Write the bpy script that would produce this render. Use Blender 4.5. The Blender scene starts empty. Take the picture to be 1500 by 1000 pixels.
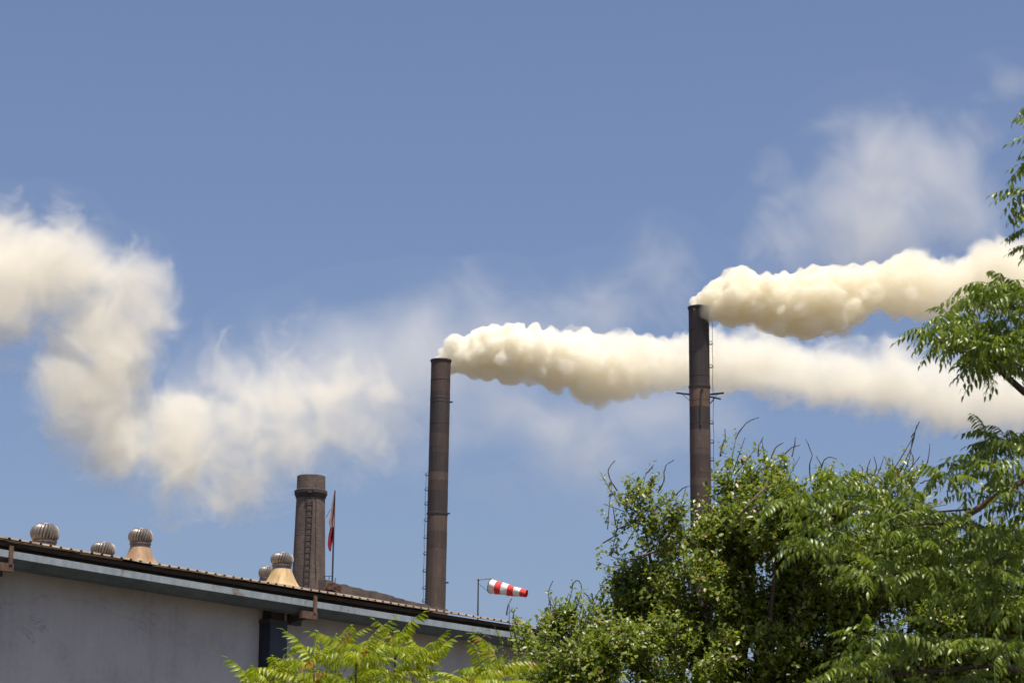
import bpy, bmesh, math, random
import numpy as np
from mathutils import Vector, Matrix, noise as mnoise

random.seed(7)
rng = np.random.default_rng(11)
S = bpy.context.scene
COL = S.collection
R = math.radians

# ------------------------------------------------------------------ camera
F_PX = 3600.0
PITCH, ROLL = R(14.0), R(0.51)
CAM_Z = 1.6
cam_d = bpy.data.cameras.new('camera')
cam = bpy.data.objects.new('camera', cam_d)
COL.objects.link(cam)
cam_d.sensor_width = 36.0
cam_d.lens = 36.0 * F_PX / 1500.0
cam_d.clip_start = 0.1
cam_d.clip_end = 20000
CAM_M = Matrix.Translation((0, 0, CAM_Z)) @ Matrix.Rotation(R(90) + PITCH, 4, 'X') @ Matrix.Rotation(ROLL, 4, 'Z')
cam.matrix_world = CAM_M
cam_d.dof.use_dof = True
cam_d.dof.focus_distance = 62.0
cam_d.dof.aperture_fstop = 9.0
S.camera = cam

# ------------------------------------------------------------------ sky, sun, exposure
SUN_EL, SUN_AZ = 73.0, -62.0        # azimuth of the sun measured from +X towards +Y
sun_dir = Vector((math.cos(R(SUN_EL)) * math.cos(R(SUN_AZ)), math.cos(R(SUN_EL)) * math.sin(R(SUN_AZ)), math.sin(R(SUN_EL))))
world = bpy.data.worlds.new('World')
S.world = world
world.use_nodes = True
wn, wl = world.node_tree.nodes, world.node_tree.links
sky = wn.new('ShaderNodeTexSky')
sky.sky_type = 'NISHITA'
sky.sun_disc = False
sky.sun_elevation = R(SUN_EL)
sky.sun_rotation = math.atan2(sun_dir.x, sun_dir.y)
sky.altitude = 300
sky.air_density = 1.0
sky.dust_density = 3.3
sky.ozone_density = 4.4
bg = wn['Background']
tint = wn.new('ShaderNodeMix')                # the camera's slightly violet white balance, the same all over the sky
tint.data_type = 'RGBA'
tint.blend_type = 'MULTIPLY'
tint.inputs[0].default_value = 1.0
tint.inputs[7].default_value = (1.065, 0.99, 1.02, 1)
wl.new(sky.outputs[0], tint.inputs[6])
wl.new(tint.outputs[2], bg.inputs['Color'])
bg.inputs['Strength'].default_value = 0.1
sun_l = bpy.data.lights.new('sun', 'SUN')
sun_l.energy = 5.0
sun_l.angle = R(0.53)
sun_l.color = (1.0, 0.95, 0.86)
sun = bpy.data.objects.new('sun', sun_l)
COL.objects.link(sun)
sun.rotation_euler = sun_dir.to_track_quat('Z', 'Y').to_euler()
sun.location = (0, 0, 120)
S.view_settings.view_transform = 'Standard'
S.view_settings.look = 'None'
S.view_settings.gamma = 1
S.view_settings.exposure = 0.3
S.view_settings.use_curve_mapping = False
cy = S.cycles
cy.use_denoising = True
cy.volume_bounces = 12
cy.max_bounces = 14
cy.diffuse_bounces = 3
cy.glossy_bounces = 2
cy.transmission_bounces = 4
cy.transparent_max_bounces = 16
cy.volume_step_rate = 1.0
cy.volume_max_steps = 256
cy.use_adaptive_sampling = True
cy.adaptive_threshold = 0.03
cy.sample_clamp_indirect = 6.0

# ------------------------------------------------------------------ helpers
CAM_O = Vector((0, 0, CAM_Z))
CAM_R = CAM_M.to_3x3()


def ray(px, py):
    return CAM_R @ Vector(((px - 750.0) / F_PX, (500.0 - py) / F_PX, -1.0))


def P(px, py, Y):
    d = ray(px, py)
    return CAM_O + d * (Y / d.y)


def tag(o, label=None, cat=None, group=None, kind=None):
    if label: o['label'] = label
    if cat: o['category'] = cat
    if group: o['group'] = group
    if kind: o['kind'] = kind
    return o


def empty(name, loc, label, cat, group=None):
    o = bpy.data.objects.new(name, None)
    o.empty_display_size = 0.3
    COL.objects.link(o)
    o.location = loc
    return tag(o, label, cat, group)


def link(name, me, mat=None, parent=None, smooth=False):
    o = bpy.data.objects.new(name, me)
    COL.objects.link(o)
    if mat is not None and not me.materials:
        me.materials.append(mat)
    if parent is not None:
        o.parent = parent
        # geometry is written in world space; keep it there
        o.matrix_parent_inverse = Matrix.Translation(-world_loc(parent))
    if smooth:
        me.polygons.foreach_set('use_smooth', np.ones(len(me.polygons), bool))
    return o


def world_loc(o):
    v = Vector(o.location)
    # every parent used here is unrotated, mesh parents sit at the identity
    if o.type == 'MESH' and o.parent is not None:
        return Vector((0, 0, 0))
    return v


class MB:
    def __init__(s):
        s.v, s.f = [], []

    def add(s, vs, fs):
        b = len(s.v)
        s.v += [tuple(v) for v in vs]
        s.f += [tuple(i + b for i in f) for f in fs]

    def box(s, c, x, y, z):
        """c centre, x y z half-axis vectors"""
        c, x, y, z = map(Vector, (c, x, y, z))
        vs = [c + x * i + y * j + z * k for i in (-1, 1) for j in (-1, 1) for k in (-1, 1)]
        s.add(vs, [(0, 1, 3, 2), (4, 6, 7, 5), (0, 4, 5, 1), (2, 3, 7, 6), (0, 2, 6, 4), (1, 5, 7, 3)])

    def tube(s, pts, rad, seg=6, cap=True):
        pts = [Vector(p) for p in pts]
        n = len(pts)
        if not hasattr(rad, '__len__'): rad = [rad] * n
        vs, fs = [], []
        ref = None
        for i, p in enumerate(pts):
            t = (pts[min(i + 1, n - 1)] - pts[max(i - 1, 0)]).normalized()
            if ref is None:
                ref = Vector((0, 0, 1)) if abs(t.z) < 0.9 else Vector((1, 0, 0))
            a = t.cross(ref).normalized()
            b = a.cross(t).normalized()
            ref = b
            for k in range(seg):
                an = 2 * math.pi * k / seg
                vs.append(p + (a * math.cos(an) + b * math.sin(an)) * rad[i])
        for i in range(n - 1):
            for k in range(seg):
                k2 = (k + 1) % seg
                fs.append((i * seg + k, i * seg + k2, (i + 1) * seg + k2, (i + 1) * seg + k))
        if cap:
            fs.append(tuple(range(seg))[::-1])
            fs.append(tuple((n - 1) * seg + k for k in range(seg)))
        s.add(vs, fs)

    def lathe(s, c, prof, seg=32, cap=True, shear=(0, 0)):
        c = Vector(c)
        vs, fs = [], []
        for r, z in prof:
            for k in range(seg):
                an = 2 * math.pi * k / seg
                vs.append((c.x + shear[0] * z + r * math.cos(an), c.y + shear[1] * z + r * math.sin(an), c.z + z))
        for i in range(len(prof) - 1):
            for k in range(seg):
                k2 = (k + 1) % seg
                fs.append((i * seg + k, i * seg + k2, (i + 1) * seg + k2, (i + 1) * seg + k))
        if cap:
            fs.append(tuple(range(seg))[::-1])
            fs.append(tuple((len(prof) - 1) * seg + k for k in range(seg)))
        s.add(vs, fs)

    def mesh(s, name):
        me = bpy.data.meshes.new(name)
        me.from_pydata(s.v, [], s.f)
        me.update()
        return me

    def build(s, name, mat, parent=None, smooth=False):
        return link(name, s.mesh(name), mat, parent, smooth)


def np_mesh(name, V, F_list):
    """V (n,3); F_list list of (m,k) int arrays"""
    me = bpy.data.meshes.new(name)
    me.vertices.add(len(V))
    me.vertices.foreach_set('co', np.ascontiguousarray(V, np.float32).ravel())
    tot = sum(f.size for f in F_list)
    npoly = sum(len(f) for f in F_list)
    me.loops.add(tot)
    me.loops.foreach_set('vertex_index', np.concatenate([f.ravel() for f in F_list]).astype(np.int32))
    me.polygons.add(npoly)
    ls, st = [], 0
    for f in F_list:
        m, k = f.shape
        ls.append(st + np.arange(m) * k)
        st += m * k
    me.polygons.foreach_set('loop_start', np.concatenate(ls).astype(np.int32))
    me.update(calc_edges=True)
    me.validate()
    return me


# ------------------------------------------------------------------ materials
def new_mat(name):
    m = bpy.data.materials.new(name)
    m.use_nodes = True
    nt = m.node_tree
    b = nt.nodes['Principled BSDF']
    return m, nt, b


def N(nt, typ, **kw):
    n = nt.nodes.new(typ)
    for k, v in kw.items():
        setattr(n, k, v)
    return n


def math_node(nt, op, a, b=None, c=None, clamp=False):
    n = nt.nodes.new('ShaderNodeMath')
    n.operation = op
    n.use_clamp = clamp
    for i, x in enumerate((a, b, c)):
        if x is None: continue
        if isinstance(x, (int, float)): n.inputs[i].default_value = x
        else: nt.links.new(x, n.inputs[i])
    return n.outputs[0]


def noise_node(nt, vec, scale, detail=4, rough=0.55, dist=0.0, dims='3D'):
    n = nt.nodes.new('ShaderNodeTexNoise')
    n.noise_dimensions = dims
    n.inputs['Scale'].default_value = scale
    n.inputs['Detail'].default_value = detail
    n.inputs['Roughness'].default_value = rough
    n.inputs['Distortion'].default_value = dist
    if vec is not None: nt.links.new(vec, n.inputs['Vector'])
    return n.outputs['Fac']


def ramp(nt, fac, stops, interp='LINEAR'):
    n = nt.nodes.new('ShaderNodeValToRGB')
    n.color_ramp.interpolation = interp
    el = n.color_ramp.elements
    while len(el) < len(stops): el.new(0.5)
    for e, (p, c) in zip(el, stops):
        e.position = p
        e.color = (c, c, c, 1) if isinstance(c, (int, float)) else (*c, 1)
    nt.links.new(fac, n.inputs['Fac'])
    return n.outputs['Color']


def mix_col(nt, fac, a, b, mode='MIX'):
    n = nt.nodes.new('ShaderNodeMix')
    n.data_type = 'RGBA'
    n.blend_type = mode
    for sock, x in ((n.inputs[0], fac), (n.inputs[6], a), (n.inputs[7], b)):
        if isinstance(x, (int, float)): sock.default_value = x
        elif isinstance(x, tuple): sock.default_value = (*x, 1)
        else: nt.links.new(x, sock)
    return n.outputs[2]


def scaled(nt, vec, s):
    n = nt.nodes.new('ShaderNodeMapping')
    n.inputs['Scale'].default_value = s
    nt.links.new(vec, n.inputs['Vector'])
    return n.outputs[0]


def objvec(nt):
    g = nt.nodes.new('ShaderNodeNewGeometry')
    return g.outputs['Position']


def bump(nt, b, h, strength=0.3, dist=0.02):
    n = nt.nodes.new('ShaderNodeBump')
    n.inputs['Strength'].default_value = strength
    n.inputs['Distance'].default_value = dist
    nt.links.new(h, n.inputs['Height'])
    nt.links.new(n.outputs[0], b.inputs['Normal'])


def weathered(name, base, dark, rust=None, scale=(2, 2, 0.5), nscale=3.0, rough=0.75, metal=0.0, rust_at=0.6, bmp=0.25):
    """paint, steel or plaster with vertical streaks, blotches and optional rust"""
    m, nt, b = new_mat(name)
    v = objvec(nt)
    blot = noise_node(nt, v, nscale * 0.35, 6, 0.6)
    streak = noise_node(nt, scaled(nt, v, scale), nscale, 5, 0.6)
    f = math_node(nt, 'MULTIPLY_ADD', streak, 0.6, math_node(nt, 'MULTIPLY', blot, 0.4))
    c = mix_col(nt, ramp(nt, f, [(0.36, 0.0), (0.62, 1.0)]), dark, base)
    if rust:
        rf = noise_node(nt, scaled(nt, v, (1, 1, 0.6)), nscale * 1.7, 8, 0.68)
        c = mix_col(nt, ramp(nt, rf, [(rust_at, 0.0), (rust_at + 0.1, 1.0)]), c, rust)
    nt.links.new(c, b.inputs['Base Color'])
    b.inputs['Roughness'].default_value = rough
    b.inputs['Metallic'].default_value = metal
    fine = noise_node(nt, v, nscale * 8, 5, 0.6)
    bump(nt, b, fine, bmp, 0.02)
    return m


M = {}
M['steel_dark'] = weathered('steel_dark', (0.048, 0.033, 0.028), (0.024, 0.018, 0.017), (0.075, 0.041, 0.029), (3, 3, 0.14), 1.6, 0.7, 0.0, 0.58)
M['steel_mid'] = weathered('steel_mid', (0.072, 0.045, 0.034), (0.036, 0.025, 0.021), (0.10, 0.055, 0.036), (3, 3, 0.14), 1.6, 0.7, 0.0, 0.57)
M['steel_light'] = weathered('steel_light', (0.105, 0.069, 0.052), (0.055, 0.038, 0.031), (0.14, 0.08, 0.05), (3, 3, 0.14), 1.6, 0.7, 0.0, 0.57)
M['steel_orange'] = weathered('steel_orange', (0.165, 0.095, 0.058), (0.065, 0.04, 0.03), (0.20, 0.105, 0.056), (3, 3, 0.15), 1.6, 0.7, 0.0, 0.58)
M['iron'] = weathered('iron', (0.045, 0.036, 0.032), (0.025, 0.02, 0.018), (0.10, 0.05, 0.03), (2, 2, 1), 6, 0.7)
M['rust'] = weathered('rust', (0.20, 0.105, 0.06), (0.07, 0.04, 0.028), (0.26, 0.14, 0.08), (2, 2, 1), 6, 0.85)
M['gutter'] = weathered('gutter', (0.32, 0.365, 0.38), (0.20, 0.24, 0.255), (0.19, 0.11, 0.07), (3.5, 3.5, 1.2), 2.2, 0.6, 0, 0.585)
M['gutter_shaded'] = weathered('gutter_shaded', (0.085, 0.108, 0.118), (0.045, 0.06, 0.066), (0.06, 0.042, 0.032), (1.5, 1.5, 3), 2.2, 0.75, 0, 0.64)  # same gutter paint, with the underside's shade put into a darker colour
M['fascia'] = weathered('fascia', (0.085, 0.058, 0.04), (0.035, 0.025, 0.02), (0.14, 0.085, 0.05), (1, 1, 4), 3, 0.85)
M['roof_sheet'] = weathered('roof_sheet', (0.38, 0.30, 0.215), (0.21, 0.155, 0.11), (0.23, 0.13, 0.075), (1, 1, 1), 1.4, 0.8, 0, 0.54)
M['navy'] = weathered('navy', (0.016, 0.024, 0.045), (0.010, 0.014, 0.024), None, (3, 3, 0.3), 3, 0.55)
M['cream'] = weathered('cream', (0.60, 0.43, 0.21), (0.40, 0.26, 0.125), (0.30, 0.165, 0.08), (4, 4, 0.6), 4, 0.7, 0, 0.58)
M['tan_base'] = weathered('tan_base', (0.42, 0.275, 0.155), (0.26, 0.155, 0.088), (0.20, 0.105, 0.06), (4, 4, 0.6), 4, 0.75, 0, 0.57)
M['vane'] = weathered('vane', (0.30, 0.265, 0.23), (0.17, 0.145, 0.125), (0.18, 0.115, 0.075), (3, 3, 1), 4, 0.42, 0.5, 0.64, 0.05)
M['neck'] = weathered('neck', (0.19, 0.165, 0.145), (0.11, 0.09, 0.078), (0.16, 0.09, 0.06), (3, 3, 1), 4, 0.5, 0.4, 0.62, 0.05)
M['sock_white'] = weathered('sock_white', (0.80, 0.72, 0.66), (0.70, 0.60, 0.55), None, (2, 2, 2), 3, 0.8)
M['sock_red'] = weathered('sock_red', (0.66, 0.035, 0.03), (0.52, 0.025, 0.025), None, (2, 2, 2), 3, 0.75)
M['flag_pale'] = weathered('flag_pale', (0.52, 0.30, 0.25), (0.36, 0.16, 0.14), None, (2, 2, 2), 3, 0.85)
M['flag_red'] = weathered('flag_red', (0.46, 0.03, 0.036), (0.28, 0.02, 0.028), None, (2, 2, 2), 3, 0.85)
M['mud'] = weathered('mud', (0.155, 0.118, 0.092), (0.07, 0.053, 0.042), (0.11, 0.06, 0.038), (1, 1, 1), 3.2, 0.95, 0, 0.58, 0.6)
M['mud_dark'] = weathered('mud_dark', (0.060, 0.047, 0.040), (0.032, 0.026, 0.023), None, (1, 1, 1), 3, 0.95)
M['bark'] = weathered('bark', (0.17, 0.115, 0.075), (0.075, 0.05, 0.035), None, (6, 6, 6), 5, 0.9, 0, 0.6, 0.6)
M['bark_dark'] = weathered('bark_dark', (0.085, 0.058, 0.042), (0.04, 0.028, 0.02), None, (6, 6, 6), 5, 0.9, 0, 0.6, 0.6)
M['twig'] = weathered('twig', (0.085, 0.052, 0.042), (0.045, 0.03, 0.024), None, (6, 6, 6), 5, 0.85)
M['twig_green'] = weathered('twig_green', (0.12, 0.17, 0.05), (0.07, 0.10, 0.03), None, (6, 6, 6), 5, 0.7)
M['ground'] = weathered('ground', (0.12, 0.10, 0.072), (0.07, 0.06, 0.045), (0.05, 0.065, 0.025), (1, 1, 1), 0.15, 0.95, 0, 0.58)
M['pavement'] = weathered('pavement', (0.24, 0.23, 0.215), (0.16, 0.15, 0.14), None, (1, 1, 1), 1.2, 0.9)


def plaster_material():
    m, nt, b = new_mat('wall_plaster')
    v = objvec(nt)
    big = noise_node(nt, v, 0.5, 6, 0.6)
    fine = noise_node(nt, v, 9, 6, 0.65)
    streak = noise_node(nt, scaled(nt, v, (2.5, 2.5, 0.16)), 1.6, 5, 0.6)
    f = math_node(nt, 'MULTIPLY_ADD', big, 0.62, math_node(nt, 'MULTIPLY_ADD', fine, 0.20, math_node(nt, 'MULTIPLY', streak, 0.18)))
    c = ramp(nt, f, [(0.36, (0.305, 0.29, 0.284)), (0.5, (0.385, 0.371, 0.368)), (0.64, (0.445, 0.433, 0.432))])
    # crack: thin band of a warped noise around its mid value, kept to a height range
    cr = noise_node(nt, scaled(nt, v, (0.35, 0.35, 0.9)), 1.1, 9, 0.62, 0.4)
    d = math_node(nt, 'ABSOLUTE', math_node(nt, 'SUBTRACT', cr, 0.5))
    cm = ramp(nt, d, [(0.0, 1.0), (0.006, 0.0)])
    msk = ramp(nt, noise_node(nt, v, 0.45, 2), [(0.5, 0.0), (0.56, 1.0)])
    c = mix_col(nt, math_node(nt, 'MULTIPLY', math_node(nt, 'MULTIPLY', cm, msk), 0.55), c, (0.16, 0.15, 0.15))
    nt.links.new(c, b.inputs['Base Color'])
    b.inputs['Roughness'].default_value = 0.95
    bump(nt, b, fine, 0.25, 0.015)
    return m


M['plaster'] = plaster_material()


def brick_material():
    m, nt, b = new_mat('brick_courses')
    uv = N(nt, 'ShaderNodeUVMap').outputs[0]
    br = N(nt, 'ShaderNodeTexBrick')
    br.inputs['Scale'].default_value = 1.0
    br.inputs['Brick Width'].default_value = 0.24
    br.inputs['Row Height'].default_value = 0.1
    br.inputs['Mortar Size'].default_value = 0.012
    br.inputs['Mortar Smooth'].default_value = 0.2
    br.inputs['Bias'].default_value = -0.1
    br.inputs['Color1'].default_value = (0.155, 0.100, 0.078, 1)
    br.inputs['Color2'].default_value = (0.060, 0.042, 0.036, 1)
    br.inputs['Mortar'].default_value = (0.19, 0.155, 0.13, 1)
    nt.links.new(uv, br.inputs['Vector'])
    v = objvec(nt)
    st = noise_node(nt, scaled(nt, v, (1.6, 1.6, 0.35)), 1.5, 6, 0.62)
    c = mix_col(nt, ramp(nt, st, [(0.40, 0.75), (0.66, 0.0)]), br.outputs['Color'], (0.075, 0.055, 0.045))
    nt.links.new(c, b.inputs['Base Color'])
    b.inputs['Roughness'].default_value = 0.95
    bump(nt, b, br.outputs['Fac'], -0.6, 0.02)
    return m


M['brick'] = brick_material()


def leaf_material(name, c0, c1, c2, trans, rough=0.42, spec=0.5, tw=0.35, old=None):
    """leaf with per-leaf colour from the 'rnd' attribute, gloss and light through it"""
    m, nt, b = new_mat(name)
    at = N(nt, 'ShaderNodeAttribute', attribute_name='rnd').outputs['Fac']
    oi = N(nt, 'ShaderNodeObjectInfo').outputs['Random']
    f = math_node(nt, 'FRACT', math_node(nt, 'MULTIPLY_ADD', oi, 0.37, at))
    stops = [(0.0, c0), (0.5, c1), (0.92, c2)]
    if old: stops += [(0.955, c2), (0.975, old)]
    c = ramp(nt, f, stops)
    nt.links.new(c, b.inputs['Base Color'])
    b.inputs['Roughness'].default_value = rough
    b.inputs['Specular IOR Level'].default_value = spec
    tr = N(nt, 'ShaderNodeBsdfTranslucent')
    tc = mix_col(nt, 1.0, c, trans, 'MULTIPLY')
    nt.links.new(tc, tr.inputs['Color'])
    mx = N(nt, 'ShaderNodeMixShader')
    mx.inputs[0].default_value = tw
    nt.links.new(b.outputs[0], mx.inputs[1])
    nt.links.new(tr.outputs[0], mx.inputs[2])
    nt.links.new(mx.outputs[0], nt.nodes['Material Output'].inputs['Surface'])
    return m


M['leaf_bush'] = leaf_material('leaf_bush', (0.070, 0.110, 0.013), (0.145, 0.190, 0.022), (0.26, 0.28, 0.038), (1.6, 1.7, 0.6), 0.38, 0.5, 0.34, (0.24, 0.15, 0.06))
M['leaf_neem'] = leaf_material('leaf_neem', (0.070, 0.108, 0.014), (0.125, 0.175, 0.022), (0.21, 0.255, 0.031), (1.6, 1.7, 0.6), 0.38, 0.48, 0.34)
M['leaf_lime'] = leaf_material('leaf_lime', (0.16, 0.22, 0.013), (0.27, 0.32, 0.018), (0.37, 0.375, 0.027), (1.5, 1.6, 0.5), 0.40, 0.42, 0.40, (0.34, 0.15, 0.04))

# ------------------------------------------------------------------ ground
g = MB()
g.add([(-3000, -1500, 0), (3000, -1500, 0), (3000, 6000, 0), (-3000, 6000, 0)], [(0, 1, 2, 3)])
tag(g.build('ground', M['ground']), 'dry earth ground of the factory yard reaching to the horizon', kind='structure')

# ------------------------------------------------------------------ warehouse
EZ_L = P(0, 787, 45.0)


def depth_at_height(px, py, z):
    d = ray(px, py)
    t = (z - CAM_Z) / d.z
    return CAM_O + d * t


EZ_R = depth_at_height(745, 911, EZ_L.z)
D = (EZ_R - EZ_L); D.z = 0; D.normalize()
NIN = Vector((-D.y, D.x, 0))            # horizontally into the building
O0 = Vector((EZ_L.x, EZ_L.y, 0))        # u=0, v=0 under the roof edge
EAVE_Z = EZ_L.z
LEN = (EZ_R - EZ_L).length
U0, U1 = -6.0, LEN + 3.2
PITCH_ROOF = math.tan(R(11.2))
V_RIDGE = 5.2
print('wall dir', D, 'eave z', EAVE_Z, 'len', LEN, 'right', EZ_R)


def sag(u):
    """the old eave rises a little in its middle"""
    t = max(0.0, min(1.0, u / LEN))
    return -0.10 * t * (1 - t)


def B(u, v, z):
    return O0 + D * u + NIN * v + Vector((0, 0, z))


def roof_z(u, v):
    s = v if v < V_RIDGE else 2 * V_RIDGE - v
    return EAVE_Z + sag(u) + s * PITCH_ROOF


def Pv(px, py, v):
    """point on the pixel's ray at distance v inside the eave line"""
    d = ray(px, py)
    t = ((O0 + NIN * v - CAM_O).dot(NIN)) / d.dot(NIN)
    return CAM_O + d * t


wh = empty('warehouse', B(LEN / 2, 3, 0), 'grey plastered warehouse with corrugated sheet roof and pale blue gutter', 'warehouse')


def strip(mb, prof, us):
    """extrude the (v, dz) profile along the eave; dz is relative to the sagging eave"""
    n = len(prof)
    vs, fs = [], []
    for u in us:
        for v, z in prof:
            vs.append(B(u, v, EAVE_Z + sag(u) + z))
    for i in range(len(us) - 1):
        for k in range(n - 1):
            fs.append((i * n + k, (i + 1) * n + k, (i + 1) * n + k + 1, i * n + k + 1))
    fs.append(tuple(range(n)))
    fs.append(tuple((len(us) - 1) * n + k for k in range(n))[::-1])
    mb.add(vs, fs)


WALL_V = 0.72
# walls: front in bays, two ends, back
w = MB()
us = list(np.linspace(U0, U1, 25))
n = len(us)
vs = [B(u, WALL_V, 0) for u in us] + [B(u, WALL_V, EAVE_Z + sag(u) + 0.06) for u in us]
fs = [(i, i + 1, n + i + 1, n + i) for i in range(n - 1)]
w.add(vs, fs)
w.build('front_wall', M['plaster'], wh)
for u in (U0, U1):
    w = MB()
    VB = 2 * V_RIDGE - WALL_V
    w.add([B(u, WALL_V + 0.003, 0), B(u, VB, 0), B(u, VB, roof_z(u, VB) - 0.06), B(u, V_RIDGE, roof_z(u, V_RIDGE) - 0.06), B(u, WALL_V + 0.003, roof_z(u, WALL_V) - 0.06)], [(0, 1, 2, 3, 4)])
    w.build('gable_wall', M['plaster'], wh)
w = MB()
w.add([B(U0, 2 * V_RIDGE - WALL_V, 0), B(U1, 2 * V_RIDGE - WALL_V, 0), B(U1, 2 * V_RIDGE - WALL_V, EAVE_Z), B(U0, 2 * V_RIDGE - WALL_V, EAVE_Z)], [(0, 1, 2, 3)])
w.build('rear_wall', M['plaster'], wh)
# fascia board under the sheets
w = MB()
strip(w, [(0.34, -0.015), (0.34, -0.42), (0.42, -0.42), (0.42, -0.015)], list(np.linspace(U0, U1, 25)))
w.build('fascia_board', M['fascia'], wh)
w = MB()
strip(w, [(0.14, -0.02), (0.14, -0.10), (0.24, -0.10), (0.24, -0.02)], list(np.linspace(U0, U1, 25)))
w.build('purlin', M['fascia'], wh)

# roof sheets, one object each: 4 ribs of 0.25 m, overlapping the next by one rib slope
roof_e = MB()
ridge = MB()
ruu = list(np.linspace(U0, U1, 25))
vs, fs = [], []
for u in ruu:
    z = roof_z(u, V_RIDGE)
    vs += [B(u, V_RIDGE - 0.22, z - 0.22 * PITCH_ROOF + 0.045), B(u, V_RIDGE, z + 0.06), B(u, V_RIDGE + 0.22, z - 0.22 * PITCH_ROOF + 0.045)]
for i in range(len(ruu) - 1):
    for k in range(2):
        fs.append((i * 3 + k, i * 3 + k + 1, i * 3 + 4 + k, i * 3 + 3 + k))
ridge.add(vs, fs)
roof = ridge.build('roof', M['roof_sheet'], wh)
RP = 0.25
rib_prof = [(0.0, 0), (0.150, 0), (0.170, 0.034), (0.210, 0.034), (0.230, 0)]


def sheet(u_start, side, lift, jit):
    mb = MB()
    pts = []
    for k in range(4):
        pts += [(u_start + k * RP + a, h) for a, h in rib_prof]
    pts.append((u_start + 4 * RP + 0.012, 0.0))
    vv = (-0.02 + jit, 1.7, 3.5, V_RIDGE - 0.02) if side == 0 else (V_RIDGE + 0.02, V_RIDGE + 2.6, 2 * V_RIDGE + 0.1)
    vs, fs = [], []
    for v in vv:
        for u, h in pts:
            vs.append(B(u, v, roof_z(u, v) + h + lift + 0.004 * math.sin(u * 3.1 + v * 2)))
    n = len(pts)
    for i in range(len(vv) - 1):
        for k in range(n - 1):
            fs.append((i * n + k, i * n + k + 1, (i + 1) * n + k + 1, (i + 1) * n + k))
    mb.add(vs, fs)
    mb.build('roof_sheet', M['roof_sheet'], roof)


k = 0
u = U0
while u < U1 - 0.2:
    sheet(u, 0, 0.003 * (k % 2), random.uniform(-0.02, 0.02))
    sheet(u, 1, 0.003 * (k % 2), 0)
    u += 4 * RP
    k += 1

# gutter in 3 m lengths
GF = -0.13                                   # front face of the gutter, just outside the drip edge
u = U0
while u < U1:
    a, b_ = u, min(u + 3.0, U1) - 0.001
    us = list(np.linspace(a, b_, 4))
    gs = MB()
    strip(gs, [(GF, -0.235), (GF - 0.012, -0.235), (GF - 0.012, -0.368), (GF, -0.372)], us)
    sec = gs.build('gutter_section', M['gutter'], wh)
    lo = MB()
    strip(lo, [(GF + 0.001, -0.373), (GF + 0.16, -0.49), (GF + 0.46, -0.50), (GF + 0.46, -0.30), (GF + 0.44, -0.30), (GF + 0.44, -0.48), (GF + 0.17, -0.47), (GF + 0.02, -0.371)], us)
    lo.build('gutter_trough', M['gutter_shaded'], sec)
    u += 3.0


def uz_of(px, py, v):
    p = Pv(px, py, v)
    return (p - O0).dot(D), p.z


# rusty gutter straps with their arms, and dark columns under them
def column_set(px_strap, py0, py1, px_col0, px_col1, py_top, arm=True):
    us_, z0 = uz_of(px_strap, py0, GF - 0.03)
    _, z1 = uz_of(px_strap, py1, GF - 0.03)
    st = MB()
    st.box(B(us_, GF - 0.03, (z0 + z1) / 2), D * 0.045, NIN * 0.014, Vector((0, 0, (z0 - z1) / 2)))
    st.box(B(us_ - 0.14, GF + 0.02, z1 - 0.05), D * 0.22, NIN * 0.05, Vector((0, 0, 0.075)))
    s_ = st.build('gutter_strap', M['rust'], wh)
    ua, zt = uz_of(px_col0, py_top, WALL_V - 0.32)
    ub, _ = uz_of(px_col1, py_top, WALL_V - 0.32)
    uc, hw = (ua + ub) / 2, (ub - ua) / 2
    cm = MB()
    cm.box(B(uc, WALL_V - 0.165, zt / 2), D * hw, NIN * 0.162, Vector((0, 0, zt / 2)))
    me = cm.build('wall_column', M['navy'], wh)
    cap = MB()
    cap.box(B(uc, WALL_V - 0.17, zt + 0.04), D * (hw + 0.03), NIN * 0.165, Vector((0, 0, 0.038)))
    cap.box(B(uc + 0.02, WALL_V - 0.14, zt + 0.23), D * (hw * 0.75), NIN * 0.13, Vector((0, 0, 0.15)))
    cap.box(B(uc + hw + 0.22, WALL_V - 0.30, zt + 0.13), D * 0.16, NIN * 0.06, Vector((0, 0, 0.11)))
    cap.build('column_cap', M['iron'], me)
    ar = MB()
    pa, pb = B(uc + hw + 0.1, WALL_V - 0.3, zt + 0.10), B(us_ - 0.1, GF + 0.03, z1 - 0.05)
    dv = (pb - pa); ln = dv.length; dv.normalize()
    ar.box((pa + pb) / 2, dv * (ln / 2), dv.cross(Vector((0, 0, 1))).normalized() * 0.03, Vector((0, 0, 0.06)))
    ar.build('bracket_arm', M['iron'], s_)


column_set(462, 872, 898, 396, 421, 911)
column_set(17, 799, 827, -48, -22, 838)

# ------------------------------------------------------------------ roof ventilators
VENT_GROUP = 'turbine ventilators along the warehouse roof'


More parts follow.
